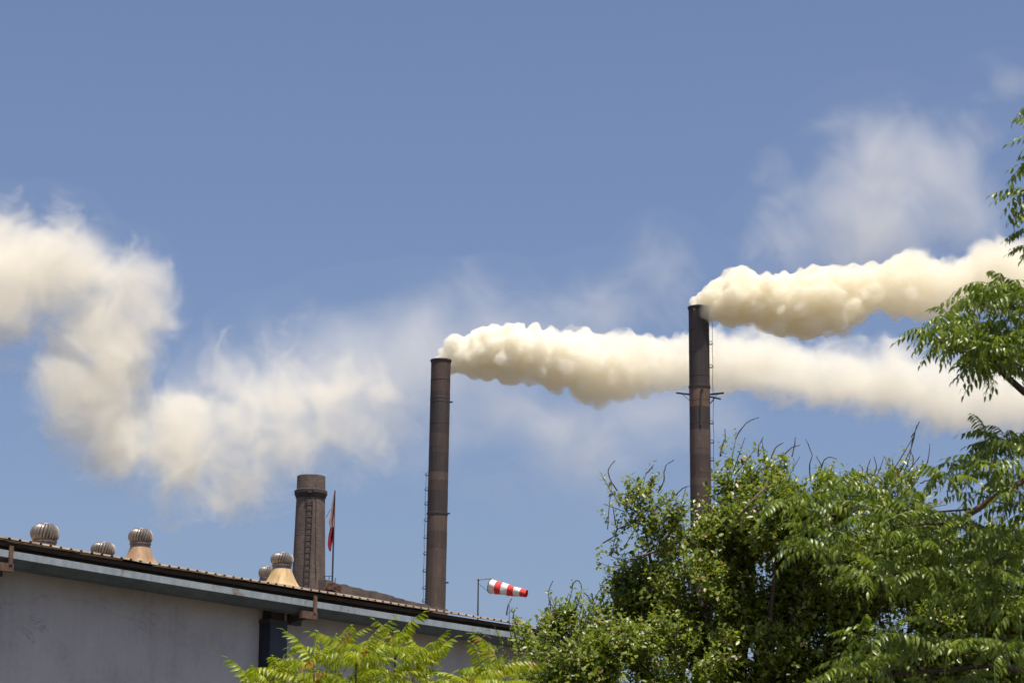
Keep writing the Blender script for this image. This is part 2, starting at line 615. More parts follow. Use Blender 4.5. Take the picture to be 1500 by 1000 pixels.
def ventilator(px, py_top, py_neck, wpx, v, base_mat, base_top_px, base_bot_px, py_base, label):
    top = Pv(px, py_top, v)
    pxm = F_PX / (top - CAM_O).length
    Rr = wpx / 2 / pxm
    H = (py_neck - py_top) / pxm
    c = Vector((top.x, top.y, 0))
    zt = top.z
    u, _ = (top - O0).dot(D), 0
    zr = roof_z(u, v)
    t = empty('roof_ventilator', (c.x, c.y, zr), label, 'ventilator', VENT_GROUP)
    # turbine head of curved vanes
    nv, per, rows = 24, 5, 12
    seg = nv * per
    zs = np.linspace(0, 1, rows)
    prof = [0.78, 0.87, 0.94, 0.98, 1.0, 1.0, 0.99, 0.965, 0.92, 0.85, 0.74, 0.56]
    vs, fs = [], []
    shape = [1.0, 0.985, 0.96, 0.92, 0.80]
    for i, zz in enumerate(zs):
        for k in range(seg):
            an = 2 * math.pi * (k / seg) + 0.30 * zz
            m_ = shape[k % per] if 0 < i < rows - 1 else 0.97
            r = Rr * prof[i] * m_
            vs.append((c.x + r * math.cos(an), c.y + r * math.sin(an), zt - H + H * zz ** 0.92))
    for i in range(rows - 1):
        for k in range(seg):
            k2 = (k + 1) % seg
            fs.append((i * seg + k, i * seg + k2, (i + 1) * seg + k2, (i + 1) * seg + k))
    fs.append(tuple((rows - 1) * seg + k for k in range(seg)))
    mb = MB(); mb.add(vs, fs)
    mb.build('turbine_head', M['vane'], t)
    cp = MB()
    cp.lathe((c.x, c.y, zt - 0.004), [(Rr * 0.60, -0.006), (Rr * 0.58, 0.008), (Rr * 0.1, 0.02)], 24)
    cp.build('turbine_cap', M['vane'], t, True)
    nk = MB()
    hb = 0.10
    nk.lathe((c.x, c.y, zt - H - hb), [(Rr * 0.80, 0), (Rr * 0.80, hb * 0.62), (Rr * 0.86, hb * 0.66), (Rr * 0.86, hb * 0.99)], 40)
    nk.build('neck_ring', M['neck'], t, False)
    # flared base: square at the foot, round at the neck
    rt, rb = base_top_px / 2 / pxm, base_bot_px / 2 / pxm
    ztop = zt - H - hb
    zbot = Pv(px, py_base, v).z
    zbot = min(zbot, zr - 0.02)
    seg2, rows2 = 32, 9
    vs, fs = [], []
    ang0 = math.atan2(D.y, D.x)
    for i in range(rows2):
        s_ = i / (rows2 - 1)
        rr = rb + (rt - rb) * (s_ ** 0.72)
        sq = 1 - s_
        for k in range(seg2):
            an = 2 * math.pi * k / seg2
            ca, sa = math.cos(an), math.sin(an)
            q = 1.0 / max(abs(ca), abs(sa))
            r = rr * ((1 - sq) + sq * min(q, 1.3) * 0.92)
            wa = an + ang0
            vs.append((c.x + r * math.cos(wa), c.y + r * math.sin(wa), zbot + (ztop - zbot) * s_))
    for i in range(rows2 - 1):
        for k in range(seg2):
            k2 = (k + 1) % seg2
            fs.append((i * seg2 + k, i * seg2 + k2, (i + 1) * seg2 + k2, (i + 1) * seg2 + k))
    mb = MB(); mb.add(vs, fs)
    mb.build('flared_base', base_mat, t, True)
    # flashing plate on the roof sheets
    fl = MB()
    zf = [roof_z(u, v - rb * 1.05), roof_z(u, v + rb * 1.05)]
    q = [B(u - rb * 1.1, v - rb * 1.05, zf[0] + 0.046), B(u + rb * 1.1, v - rb * 1.05, zf[0] + 0.046), B(u + rb * 1.1, v + rb * 1.05, zf[1] + 0.046), B(u - rb * 1.1, v + rb * 1.05, zf[1] + 0.046)]
    if v + rb * 1.05 < V_RIDGE - 0.3 or v - rb > V_RIDGE + 0.3:
        fl.add(q + [p - Vector((0, 0, 0.02)) for p in q], [(0, 1, 2, 3), (7, 6, 5, 4), (0, 4, 5, 1), (1, 5, 6, 2), (2, 6, 7, 3), (3, 7, 4, 0)])
        fl.build('flashing', base_mat, t)
    return t


ventilator(66.5, 768, 792, 42, 4.4, M['cream'], 33, 40, 812, 'large round turbine ventilator low on the roof above the rusty strap at the roof end')
ventilator(151.5, 795, 813, 36, 8.4, M['tan_base'], 28, 40, 830, 'small turbine ventilator half hidden behind the roof, beside a tan flared one')
ventilator(206.5, 775, 795, 36, 1.2, M['tan_base'], 29, 47, 826, 'turbine ventilator on a tall tan flared base, alone on the open roof')
ventilator(391, 830, 846, 24, 8.4, M['tan_base'], 20, 34, 862, 'turbine ventilator peeking out behind the cream-based ventilator')
ventilator(413.5, 810, 827, 34, 1.2, M['cream'], 28, 47, 860, 'turbine ventilator on a cream flared base beside the brick chimney')

# ------------------------------------------------------------------ mud-plastered shed behind
shed = empty('plastered_shed', Pv(560, 880, 16).xy.to_3d(), 'brown mud-plastered shed top sloping down behind the warehouse roof', 'shed')
sa, sb = Pv(478, 849, 12.5), Pv(656, 893, 12.5)
sd = Vector((sb.x - sa.x, sb.y - sa.y, 0)); sl = sd.length; sd.normalize()
sn = Vector((-sd.y, sd.x, 0))
w = MB()
cnt = 60
vs, fs = [], []
for i in range(cnt + 1):
    t = i / cnt
    p = sa.lerp(sb, t) if t <= 1 else sb
    z = p.z + 0.035 * mnoise.noise((t * 14, 0.3, 0)) + 0.02 * mnoise.noise((t * 60, 1.3, 0))
    for off, dz in ((-0.02, None), (0, 0.0), (0.32, 0.015), (0.34, None)):
        q = Vector((p.x, p.y, 0)) + sn * off
        vs.append((q.x, q.y, 0.0 if dz is None else z + dz))
for i in range(cnt):
    for k in range(3):
        fs.append((i * 4 + k, (i + 1) * 4 + k, (i + 1) * 4 + k + 1, i * 4 + k + 1))
fs += [(0, 1, 2, 3), (cnt * 4 + 3, cnt * 4 + 2, cnt * 4 + 1, cnt * 4)]
w.add(vs, fs)
w.build('sloping_parapet', M['mud'], shed)
w = MB()
for i in range(16):                       # broken brick end of the parapet
    t = i / 15
    p = sa + sd * (0.05 + 0.5 * random.random()) + Vector((0, 0, -0.10 - 0.20 * random.random())) - sn * 0.05
    w.box(p, sd * random.uniform(0.05, 0.10), sn * 0.05, Vector((0, 0, random.uniform(0.025, 0.045))))
tag(w.build('broken_brickwork', M['rust'], shed), kind='stuff')
w = MB()
for px0, py0, px1, py1 in ((476, 843, 476, 852), (476, 843.5, 488, 843), (482, 843, 482, 851), (491, 846, 491, 852)):
    w.tube([Pv(px0, py0, 12.6), Pv(px1, py1, 12.6)], 0.012, 6)
w.build('pipe_rail', M['iron'], shed)
w = MB()
q0, q1 = sa.xy.to_3d() - sd * 0.4, sb.xy.to_3d() + sd * 4
zt_ = sa.z - 0.4
bk = [q0 + sn * 0.4, q1 + sn * 0.4, q1 + sn * 7, q0 + sn * 7]
zz = [sa.z - 0.45, sb.z - 1.3, sb.z - 1.3, sa.z - 0.45]
w.add([(p.x, p.y, 0) for p in bk] + [(p.x, p.y, z) for p, z in zip(bk, zz)], [(4, 5, 6, 7), (0, 1, 5, 4), (1, 2, 6, 5), (2, 3, 7, 6), (3, 0, 4, 7)])
w.build('shed_body', M['mud'], shed)

# ------------------------------------------------------------------ brick chimney
YB = 144.0
bc = P(453, 850, YB)
pmB = F_PX / ((bc - CAM_O).length)
bch = empty('brick_chimney', (bc.x, bc.y, 0), 'short tapering brick chimney with iron ladder behind the warehouse roof', 'chimney')


def cyl_uv(me, c, r0):
    uvl = me.uv_layers.new(name='UVMap')
    for poly in me.polygons:
        angs = []
        for li in poly.loop_indices:
            co = me.vertices[me.loops[li].vertex_index].co
            angs.append(math.atan2(co.y - c[1], co.x - c[0]))
        a0 = angs[0]
        for li, a in zip(poly.loop_indices, angs):
            while a - a0 > math.pi: a -= 2 * math.pi
            while a - a0 < -math.pi: a += 2 * math.pi
            co = me.vertices[me.loops[li].vertex_index].co
            uvl.data[li].uv = (a * r0, co.z)


def brick_rings(name, rings, mat, seg=40, rough_top=False, parent=None, cap=True):
    """rings: (px centre, py, half width px)"""
    vs, fs = [], []
    for j, (pxc, py, hw) in enumerate(rings):
        p = P(pxc, py, YB)
        r = hw / pmB
        for k in range(seg):
            an = 2 * math.pi * k / seg
            dz = 0
            if rough_top and j == len(rings) - 1 - (1 if cap else 0):
                dz = random.choice((0, 0, 0, -0.08, -0.05, 0.06))
            rr = r * (1 + 0.006 * mnoise.noise((math.cos(an) * 3, math.sin(an) * 3, p.z * 1.5)))
            vs.append((p.x + rr * math.cos(an), p.y + rr * math.sin(an), p.z + dz))
    for i in range(len(rings) - 1):
        for k in range(seg):
            k2 = (k + 1) % seg
            fs.append((i * seg + k, i * seg + k2, (i + 1) * seg + k2, (i + 1) * seg + k))
    if cap:
        fs.append(tuple((len(rings) - 1) * seg + k for k in range(seg)))
    me = bpy.data.meshes.new(name)
    me.from_pydata(vs, [], fs)
    me.update()
    cyl_uv(me, (bc.x, bc.y), 1.0)
    return link(name, me, mat, parent)


rings = []
for py in np.linspace(1440, 728, 26):
    t = (py - 728) / 122.0
    rings.append((455.2 - 3.2 * t if t < 1 else 452 - 1.0 * (t - 1), py, 21.0 + 3.2 * t))
zb_g = rings[0]
shaft = brick_rings('brick_shaft', rings, M['brick'], 40, False, bch, cap=False)
brick_rings('collar_ring', [(455.2, 731, 21.3), (455.3, 727, 22.6), (455.4, 724, 24.2), (455.4, 719.5, 24.2), (455.5, 718, 21.5)], M['mud_dark'], 40, False, bch, cap=False)
brick_rings('crown_wall', [(455.5, 719, 21.2), (455.8, 708, 20.9), (456, 698, 20.8), (456, 698.2, 15.5), (456, 706, 15.2)], M['brick'], 40, True, bch, cap=True)
# short rods at the rim
for pxr, h in ((443.5, 4.0), (470, 2.2)):
    w = MB()
    a, b_ = P(pxr, 699, YB), P(pxr, 699 - h, YB)
    w.tube([a, b_], 0.05, 6)
    w.build('rim_rod', M['iron'], bch)
# ladder up the side facing us
front = []
for py in np.linspace(860, 712, 16):
    t = (py - 728) / 122.0
    hw = (21.0 + 3.2 * t) / pmB
    cxp = 455.2 - 3.2 * t + (1.2 - 1.6 * t)
    p = P(cxp, py, YB)
    front.append(Vector((p.x, p.y - hw - 0.10 - (0.16 if 716 < py < 728 else 0), p.z)))
lad = MB()
hwid = 0.155
for sgn in (-1, 1):
    lad.tube([p + Vector((sgn * hwid, 0, 0)) for p in front], 0.028, 6)
ladder = lad.build('ladder', M['iron'], bch)
zt0, zt1 = front[0].z, front[-1].z
zz = zt0 + 0.1
rung_me = None
while zz < zt1 - 0.5:
    j = max(0, min(len(front) - 2, int((zz - zt0) / (zt1 - zt0) * (len(front) - 1))))
    q = front[j].lerp(front[j + 1], (zz - front[j].z) / (front[j + 1].z - front[j].z))
    if rung_me is None:
        m_ = MB(); m_.tube([(-hwid, 0, 0), (hwid, 0, 0)], 0.026, 6); rung_me = m_.mesh('rung')
    o = link('rung', rung_me, M['iron'], ladder)
    o.location = q
    zz += 0.36
# lightning conductor cable
w = MB()
w.tube([P(464 - (0 if i < 3 else 0.8 * math.sin(i * 1.3)) - 0.09 * i * 0, 712 + i * 10, YB) - Vector((0, (20.5 + i * 0.24) / pmB * 0.93, 0)) for i in range(15)], 0.022, 5)
w.build('cable', M['iron'], bch)

# ------------------------------------------------------------------ flag on a leaning pole
YF = 100.0
fl = empty('flag', P(486, 900, YF).xy.to_3d(), 'faded red and white flag drooping on a thin pole beside the brick chimney', 'flag')
pt, pm_, pbm = P(490.6, 718, YF), P(486.8, 850, YF), P(486, 880, YF)
w = MB()
dirp = (pm_ - pt).normalized()
gnd = pt + dirp * (pt.z / -dirp.z)
w.tube([gnd, pm_, pt], [0.045, 0.038, 0.028], 8)
w.build('pole', M['iron'], fl)


def cloth(name, rows, mat):
    """rows: (py, px_left, px_right) hanging folds, with rippled depth"""
    vs, fs = [], []
    nc = 9
    for i, (py, xl, xr) in enumerate(rows):
        for k in range(nc):
            t = k / (nc - 1)
            p = P(xl - 0.9 * min(1, i / 3) * (1 - t) + (xr - xl) * t, py, YF)
            d_ = 0.16 * math.sin(t * 9.5 + i * 0.5) * (0.4 + t * 0.6)
            vs.append((p.x, p.y + d_, p.z))
    for i in range(len(rows) - 1):
        for k in range(nc - 1):
            fs.append((i * nc + k, i * nc + k + 1, (i + 1) * nc + k + 1, (i + 1) * nc + k))
    mb = MB(); mb.add(vs, fs)
    return mb.build(name, mat, fl, True)


cloth('cloth', [(718, 490, 491), (728, 488.4, 490.8), (738, 486.6, 490.5), (748, 485.5, 490), (756, 484.4, 489.8), (763, 482.6, 489.6), (768, 483.5, 489.3), (772, 484.2, 489.2)], M['flag_pale'])
cloth('cloth', [(771.5, 484.0, 489.3), (777, 483, 489), (783, 481.8, 489), (789, 481.2, 488.8), (796, 480.8, 487.2), (802, 481.6, 485.5), (807, 483.4, 485)], M['flag_red'])
w = MB()
w.tube([P(484.5, 745, YF), P(481, 751, YF), P(477.5, 758, YF)], 0.012, 5)
w.build('halyard', M['iron'], fl)

# ------------------------------------------------------------------ windsock
YW = 78.0
ws = empty('windsock', P(700, 900, YW).xy.to_3d(), 'red and white striped windsock blowing on a thin mast above the roof edge', 'windsock')
mt = P(700.6, 849, YW)
w = MB()
w.tube([(mt.x, mt.y, 0), (mt.x, mt.y, mt.z - 0.9), (mt.x, mt.y, mt.z)], [0.035, 0.024, 0.02], 8)
w.lathe((mt.x, mt.y, mt.z - 0.02), [(0.03, 0), (0.03, 0.05)], 10)
w.build('mast', M['iron'], ws)
axis = [((719.5, 858), 10.0), ((727.5, 859.6), 9.2), ((736.0, 861.8), 8.3), ((745.2, 864.0), 7.6), ((753.8, 865.8), 6.5), ((763.0, 867.8), 5.6), ((771.5, 869.8), 5.0)]
pmW = F_PX / (mt - CAM_O).length
cen = [P(x, y, YW) for (x, y), _ in axis]
cen = [c + Vector((0, -0.03 * i, 0)) for i, c in enumerate(cen)]
rad = [r / pmW for _, r in axis]
ax = (cen[-1] - cen[0]).normalized()
ax = (ax + Vector((0, -0.22, 0))).normalized()
sx = ax.cross(Vector((0, 0, 1))).normalized()
sz = sx.cross(ax).normalized()
seg = 28
for i in range(6):
    vs, fs = [], []
    sub = 4
    for j in range(sub + 1):
        t = j / sub
        c = cen[i].lerp(cen[i + 1], t)
        r = rad[i] + (rad[i + 1] - rad[i]) * t
        for k in range(seg):
            an = 2 * math.pi * k / seg
            rr = r * (1 + 0.045 * math.sin(an * 3 + (i + t) * 1.7) + 0.03 * math.sin(an * 5 + (i + t) * 2.6) - 0.03 * math.cos((t - 0.5) * 6.28))
            vs.append(c + sx * (rr * math.cos(an)) + sz * (rr * math.sin(an) - (0.02 if math.sin(an) < -0.3 else 0)))
    for j in range(sub):
        for k in range(seg):
            k2 = (k + 1) % seg
            fs.append((j * seg + k, j * seg + k2, (j + 1) * seg + k2, (j + 1) * seg + k))
    mb = MB(); mb.add(vs, fs)
    mb.build('sock_band', M['sock_white'] if i % 2 == 0 else M['sock_red'], ws, True)
w = MB()
ringp = [cen[0] - ax * 0.02 + sx * (rad[0] * 1.03 * math.cos(a)) + sz * (rad[0] * 1.03 * math.sin(a)) for a in np.linspace(0, 2 * math.pi, 29)]
w.tube(ringp, 0.016, 6, cap=False)
w.build('hoop', M['iron'], ws)
w = MB()
w.tube([mt, P(718.8, 847, YW)], 0.011, 6)
w.tube([P(701, 854.5, YW), P(716.5, 866.5, YW)], 0.008, 6)
w.build('stay_rod', M['iron'], ws)

# ------------------------------------------------------------------ steel smokestacks
STACK_GROUP = 'tall steel smokestacks behind the factory'


def steel_stack(name, Y, px_top, py_top, rpx, sections, flanges, label, lean):
    top = P(px_top, py_top, Y)
    pm = F_PX / ((top - CAM_O).length)
    r = rpx / pm
    t = empty(name, (top.x, top.y, 0), label, 'smokestack', STACK_GROUP)
    zof = lambda py: P(px_top, py, Y).z

    def cx(z):
        return top.x + lean * (z - top.z)
    for i, (y0, y1, mt_) in enumerate(sections):
        z1, z0 = zof(y0), zof(y1) if y1 is not None else 0.0
        rr = r * (1.0 + 0.0035 * (i % 2) + 0.0018 * i)
        mb = MB()
        nz = max(2, int((z1 - z0) / 1.2))
        mb.lathe((cx(z0), top.y, z0), [(rr * (1 + 0.004 * mnoise.noise((j * 1.7, i, 0))), (z1 - z0) * j / nz) for j in range(nz + 1)], 48, cap=False, shear=(lean, 0))
        mb.build('shell_section', M[mt_], t, True)
    for (py, k_, h) in flanges:
        z = zof(py)
        mb = MB()
        mb.lathe((cx(z), top.y, z - h / 2), [(r * 1.0, 0), (r * k_, 0.02), (r * k_, h - 0.02), (r * 1.0, h)], 48, cap=False)
        mb.build('flange_ring', M['steel_dark'], t, False)
    # weld seams between the plates
    zz = top.z - 1.75
    zend = zof(900)
    while zz > zend:
        mb = MB()
        mb.lathe((cx(zz), top.y, zz), [(r * 1.0, -0.022), (r * 1.021, -0.012), (r * 1.021, 0.012), (r * 1.0, 0.022)], 40, cap=False)
        mb.build('weld_seam', M['steel_mid' if random.random() < 0.7 else 'steel_dark'], t, False)
        zz -= random.uniform(1.7, 2.0)
    # rim and dark inside
    mb = MB()
    mb.lathe((cx(top.z), top.y, top.z - 0.16), [(r * 1.01, 0), (r * 1.075, 0.02), (r * 1.085, 0.16), (r * 0.93, 0.17), (r * 0.92, -1.2)], 48, cap=False)
    mb.build('rim', M['steel_dark'], t, False)
    return t, top, pm, r, zof, cx


stL, topL, pmL, rL, zL, cxL = steel_stack('smokestack', 200.0, 646, 527.5, 14.4,
    [(528, 575, 'steel_mid'), (575, 600, 'steel_dark'), (600, 637, 'steel_dark'), (637, 664, 'steel_mid'), (664, 693, 'steel_dark'),
     (693, 704, 'steel_light'), (704, 721, 'steel_mid'), (721, 752, 'steel_dark'), (752, 779, 'steel_light'), (779, 805, 'steel_mid'), (805, 853, 'steel_light'), (853, 905, 'steel_light'), (905, None, 'steel_mid')],
    [(584, 1.02, 0.10), (752.5, 1.07, 0.20), (664, 1.012, 0.06), (805, 1.012, 0.06), (637, 1.010, 0.05)],
    'rusty brown steel smokestack rising straight from behind the warehouse roof', 0.0075)
stR, topR, pmR, rR, zR, cxR = steel_stack('smokestack', 180.0, 1023.5, 450, 14.9,
    [(451, 492, 'steel_dark'), (492, 530, 'steel_dark'), (530, 567, 'steel_dark'), (567, 597, 'steel_orange'), (597, 631, 'steel_dark'), (631, 667, 'steel_light'),
     (667, 702, 'steel_mid'), (702, 712, 'steel_light'), (712, 780, 'steel_mid'), (780, None, 'steel_mid')],
    [(567, 1.07, 0.20), (492, 1.010, 0.05), (631, 1.010, 0.05), (667, 1.008, 0.04)],
    'steel smokestack with side arms standing behind the leafy bush', -0.0005)


def guide_rail(t, top, r, pm, zof, cx, side, py0, py1, ring_ys, off_px=4.5):
    """thin climbing rail with guide rings on the flank of a stack"""
    pts = []
    for py in np.linspace(py0, py1, 14):
        z = zof(py)
        pts.append(Vector((cx(z) + side * (r + off_px / pm) + 0.03 * math.sin(py * 0.11), top.y - 0.25 * r, z)))
    mb = MB(); mb.tube(pts, 0.02, 6)
    rail = mb.build('climbing_rail', M['iron'], t)
    for py in ring_ys:
        z = zof(py)
        x0 = cx(z) + side * (r + 1.5 / pm)
        c = Vector((x0, top.y - 0.25 * r, z))
        mb = MB()
        mb.tube([c + Vector((0.14 * math.cos(a), 0.02, 0.14 * math.sin(a))) for a in np.linspace(0, 2 * math.pi, 15)], 0.026, 6, cap=False)
        mb.tube([Vector((cx(z) + side * r * 0.9, top.y - 0.25 * r, z - 0.06)), Vector((x0 + side * 4 / pm, top.y - 0.25 * r, z - 0.06))], 0.022, 6)
        mb.build('guide_ring', M['iron'], rail)


guide_rail(stL, topL, rL, pmL, zL, cxL, -1, 694, 905, [695, 717, 738, 762, 787, 811, 836, 861, 880], 3.2)
guide_rail(stR, topR, rR, pmR, zR, cxR, 1, 456, 800, [466, 503, 537, 619, 647, 673, 701, 756], 4.2)
# odd studs on the left stack
for px, py in ((632, 583), (661, 589), (657, 752), (655, 853)):
    p = P(px, py, 200)
    w = MB()
    w.box((p.x, topL.y - 0.1, p.z), (0.12, 0, 0), (0, 0.06, 0), (0, 0, 0.06))
    w.build('stud', M['iron'], stL)
# radial arms on the right stack
for (px0, py0, px1, py1, dy, bx, by) in ((1012, 577.5, 991, 574, 0.3, 1010, 586), (1037, 578, 1060, 576.3, -0.2, 1040, 591), (1036, 581, 1054, 588, -0.9, 1040, 592)):
    a, b_ = P(px0, py0, 180), P(px1, py1, 180)
    b_ = b_ + Vector((0, dy, 0))
    a.y = topR.y + 0.2 * dy
    mb = MB()
    dv = (b_ - a); ln = dv.length; dv.normalize()
    mb.box((a + b_) / 2, dv * ln / 2, dv.cross(Vector((0, 0, 1))).normalized() * 0.05, Vector((0, 0, 0.06)))
    mb.tube([a + dv * ln * 0.6, Vector((P(bx, by, 180).x, a.y, P(bx, by, 180).z))], 0.022, 5)
    mb.build('side_arm', M['iron'], stR)
w = MB()
w.tube([Vector((P(px, py, 180).x, topR.y - rR - 0.06, P(px, py, 180).z)) for px, py in ((1028.5, 570.5), (1025.6, 574.5), (1025.2, 590), (1025.0, 626))], 0.06, 8)
w.build('front_pipe', M['iron'], stR)

# ------------------------------------------------------------------ smoke
def ico(sub):
    bm = bmesh.new()
    bmesh.ops.create_icosphere(bm, subdivisions=sub, radius=1.0)
    V = np.array([v.co[:] for v in bm.verts])
    Fc = np.array([[v.index for v in f.verts] for f in bm.faces])
    bm.free()
    return V, Fc


ICO = ico(2)


def remeshed(me, voxel):
    o = bpy.data.objects.new('remesh_source', me)
    COL.objects.link(o)
    md = o.modifiers.new('remesh', 'REMESH')
    md.mode = 'VOXEL'
    md.voxel_size = voxel
    dg = bpy.context.evaluated_depsgraph_get()
    out = bpy.data.meshes.new_from_object(o.evaluated_get(dg))
    bpy.data.objects.remove(o)
    bpy.data.meshes.remove(me)
    return out


def outer_skin(me):
    """only the largest connected surface: no closed pockets inside the smoke, no loose crumbs"""
    n = len(me.vertices)
    e = np.empty(len(me.edges) * 2, np.int32); me.edges.foreach_get('vertices', e); e = e.reshape(-1, 2)
    lab = np.arange(n)
    while True:
        m_ = np.minimum(lab[e[:, 0]], lab[e[:, 1]])
        new = lab.copy()
        np.minimum.at(new, e[:, 0], m_)
        np.minimum.at(new, e[:, 1], m_)
        new = new[new]
        if (new == lab).all(): break
        lab = new
    ids, cnt_ = np.unique(lab, return_counts=True)
    if len(ids) == 1: return me
    keep = lab == ids[np.argmax(cnt_)]
    co = np.empty(n * 3, np.float32); me.vertices.foreach_get('co', co); co = co.reshape(-1, 3)
    lv = np.empty(len(me.loops), np.int32); me.loops.foreach_get('vertex_index', lv)
    ls = np.empty(len(me.polygons), np.int32); me.polygons.foreach_get('loop_start', ls)
    lt = np.empty(len(me.polygons), np.int32); me.polygons.foreach_get('loop_total', lt)
    remap = np.cumsum(keep) - 1
    parts_ = []
    for k in np.unique(lt):
        st = ls[lt == k]
        f = lv[st[:, None] + np.arange(k)]
        parts_.append(remap[f[keep[f[:, 0]]]])
    name = me.name
    bpy.data.meshes.remove(me)
    return np_mesh(name, co[keep], [p for p in parts_ if len(p)])


def puff_union(name, balls, voxel, disp, dscale):
    """balls: (centre, radii) -> one closed skin, roughened by noise"""
    Vs, Fs, b = [], [], 0
    for c, r in balls:
        Vs.append(ICO[0] * np.array(r) + np.array(c))
        Fs.append(ICO[1] + b)
        b += len(ICO[0])
    out = outer_skin(remeshed(np_mesh(name, np.concatenate(Vs), [np.concatenate(Fs)]), voxel))
    if disp:
        n = len(out.vertices)
        co = np.empty(n * 3, np.float32); out.vertices.foreach_get('co', co); co = co.reshape(-1, 3)
        no = np.empty(n * 3, np.float32); out.vertex_normals.foreach_get('vector', no); no = no.reshape(-1, 3)
        for amp, sc in zip(disp, dscale):
            h = np.array([mnoise.noise((x * sc, y * sc, z * sc)) for x, y, z in co.tolist()], np.float32)
            # rounded billows: bulges with narrow creases between them
            co = co + no * ((np.abs(h) - 0.20) * amp)[:, None]
        out.vertices.foreach_set('co', np.ascontiguousarray(co, np.float32).ravel())
        out.update()
        out = outer_skin(remeshed(out, voxel * 0.8))
        n = len(out.vertices)                      # round off the sharpest tips
        co = np.empty(n * 3, np.float32); out.vertices.foreach_get('co', co); co = co.reshape(-1, 3)
        e = np.empty(len(out.edges) * 2, np.int32); out.edges.foreach_get('vertices', e); e = e.reshape(-1, 2)
        deg = np.bincount(e.ravel(), minlength=n)[:, None]
        for _ in range(3):
            acc = np.stack([np.bincount(e[:, 0], co[e[:, 1], k], n) + np.bincount(e[:, 1], co[e[:, 0], k], n) for k in range(3)], -1)
            co = 0.45 * co + 0.55 * acc / deg
        out.vertices.foreach_set('co', np.ascontiguousarray(co, np.float32).ravel())
        out.update()
    out.name = name
    return out


def interp(tab, x):
    xs = [t[0] for t in tab]
    return [float(np.interp(x, xs, [t[k] for t in tab])) for k in range(1, len(tab[0]))]


def smoke_material(name, color, dens_stops, x0, x1, step, skin=0.0, aniso=0.0, spine=None, soft=None, yc=0.0, nsc=0.5, namp=1.0, off=1.3):
    """smoke volume whose density follows its length; nz = (scale, detail, low, high) breaks it up;
    skin = how much of the outermost billow surface scatters at once"""
    m = bpy.data.materials.new(name)
    m.use_nodes = True
    nt = m.node_tree
    nt.nodes.remove(nt.nodes['Principled BSDF'])
    out = nt.nodes['Material Output']
    pv = N(nt, 'ShaderNodeVolumePrincipled')
    pv.inputs['Color'].default_value = (*color, 1)
    pv.inputs['Anisotropy'].default_value = aniso
    nt.links.new(pv.outputs[0], out.inputs['Volume'])
    pos = objvec(nt)
    sp = N(nt, 'ShaderNodeSeparateXYZ')
    nt.links.new(pos, sp.inputs[0])
    t = math_node(nt, 'DIVIDE', math_node(nt, 'SUBTRACT', sp.outputs[0], x0), x1 - x0, clamp=True)
    mx = max(d for _, d in dens_stops)
    d = math_node(nt, 'MULTIPLY', ramp(nt, t, [(p, v / mx) for p, v in dens_stops]), mx)
    if spine:
        # distance from the plume's own axis, in radii; the edge is frayed by noise and softens with age
        zlo, zhi = min(q[1] for q in spine), max(q[1] for q in spine)
        rmx = max(q[2] for q in spine)
        zc = math_node(nt, 'MULTIPLY_ADD', ramp(nt, t, [(q[0], (q[1] - zlo) / (zhi - zlo)) for q in spine]), zhi - zlo, zlo)
        rr = math_node(nt, 'MULTIPLY', ramp(nt, t, [(q[0], q[2] / rmx) for q in spine]), rmx)
        dz = math_node(nt, 'SUBTRACT', sp.outputs[2], zc)
        dy = math_node(nt, 'SUBTRACT', sp.outputs[1], yc)
        dist = math_node(nt, 'DIVIDE', math_node(nt, 'SQRT', math_node(nt, 'ADD', math_node(nt, 'MULTIPLY', dz, dz), math_node(nt, 'MULTIPLY', dy, dy))), rr)
        nn = noise_node(nt, pos, nsc, 6, 0.6, 0.4)
        sf = ramp(nt, t, soft)
        e = math_node(nt, 'MULTIPLY_ADD', math_node(nt, 'SUBTRACT', nn, 0.5), namp, math_node(nt, 'SUBTRACT', off, dist))
        mr = N(nt, 'ShaderNodeMapRange', interpolation_type='SMOOTHSTEP')
        nt.links.new(e, mr.inputs['Value'])
        mr.inputs['From Min'].default_value = 0.0
        nt.links.new(math_node(nt, 'MULTIPLY_ADD', sf, 1.0, 0.02), mr.inputs['From Max'])
        mm = N(nt, 'ShaderNodeMix')
        nt.links.new(math_node(nt, 'MULTIPLY', sf, 8.0, clamp=True), mm.inputs[0])
        mm.inputs[2].default_value = 1.0
        nt.links.new(mr.outputs[0], mm.inputs[3])
        d = math_node(nt, 'MULTIPLY', d, mm.outputs[0])
    nt.links.new(d, pv.inputs['Density'])
    m.cycles.volume_step_rate = step
    if skin > 0:
        tr = N(nt, 'ShaderNodeBsdfTransparent')
        df = N(nt, 'ShaderNodeBsdfDiffuse')
        df.inputs['Color'].default_value = (*color, 1)
        ms = N(nt, 'ShaderNodeMixShader')
        ms.inputs[0].default_value = skin
        if spine:
            nt.links.new(math_node(nt, 'MULTIPLY', math_node(nt, 'SUBTRACT', 1.0, math_node(nt, 'MULTIPLY', sf, 2.2), clamp=True), skin), ms.inputs[0])
        nt.links.new(tr.outputs[0], ms.inputs[1])
        nt.links.new(df.outputs[0], ms.inputs[2])
        nt.links.new(ms.outputs[0], out.inputs['Surface'])
    return m


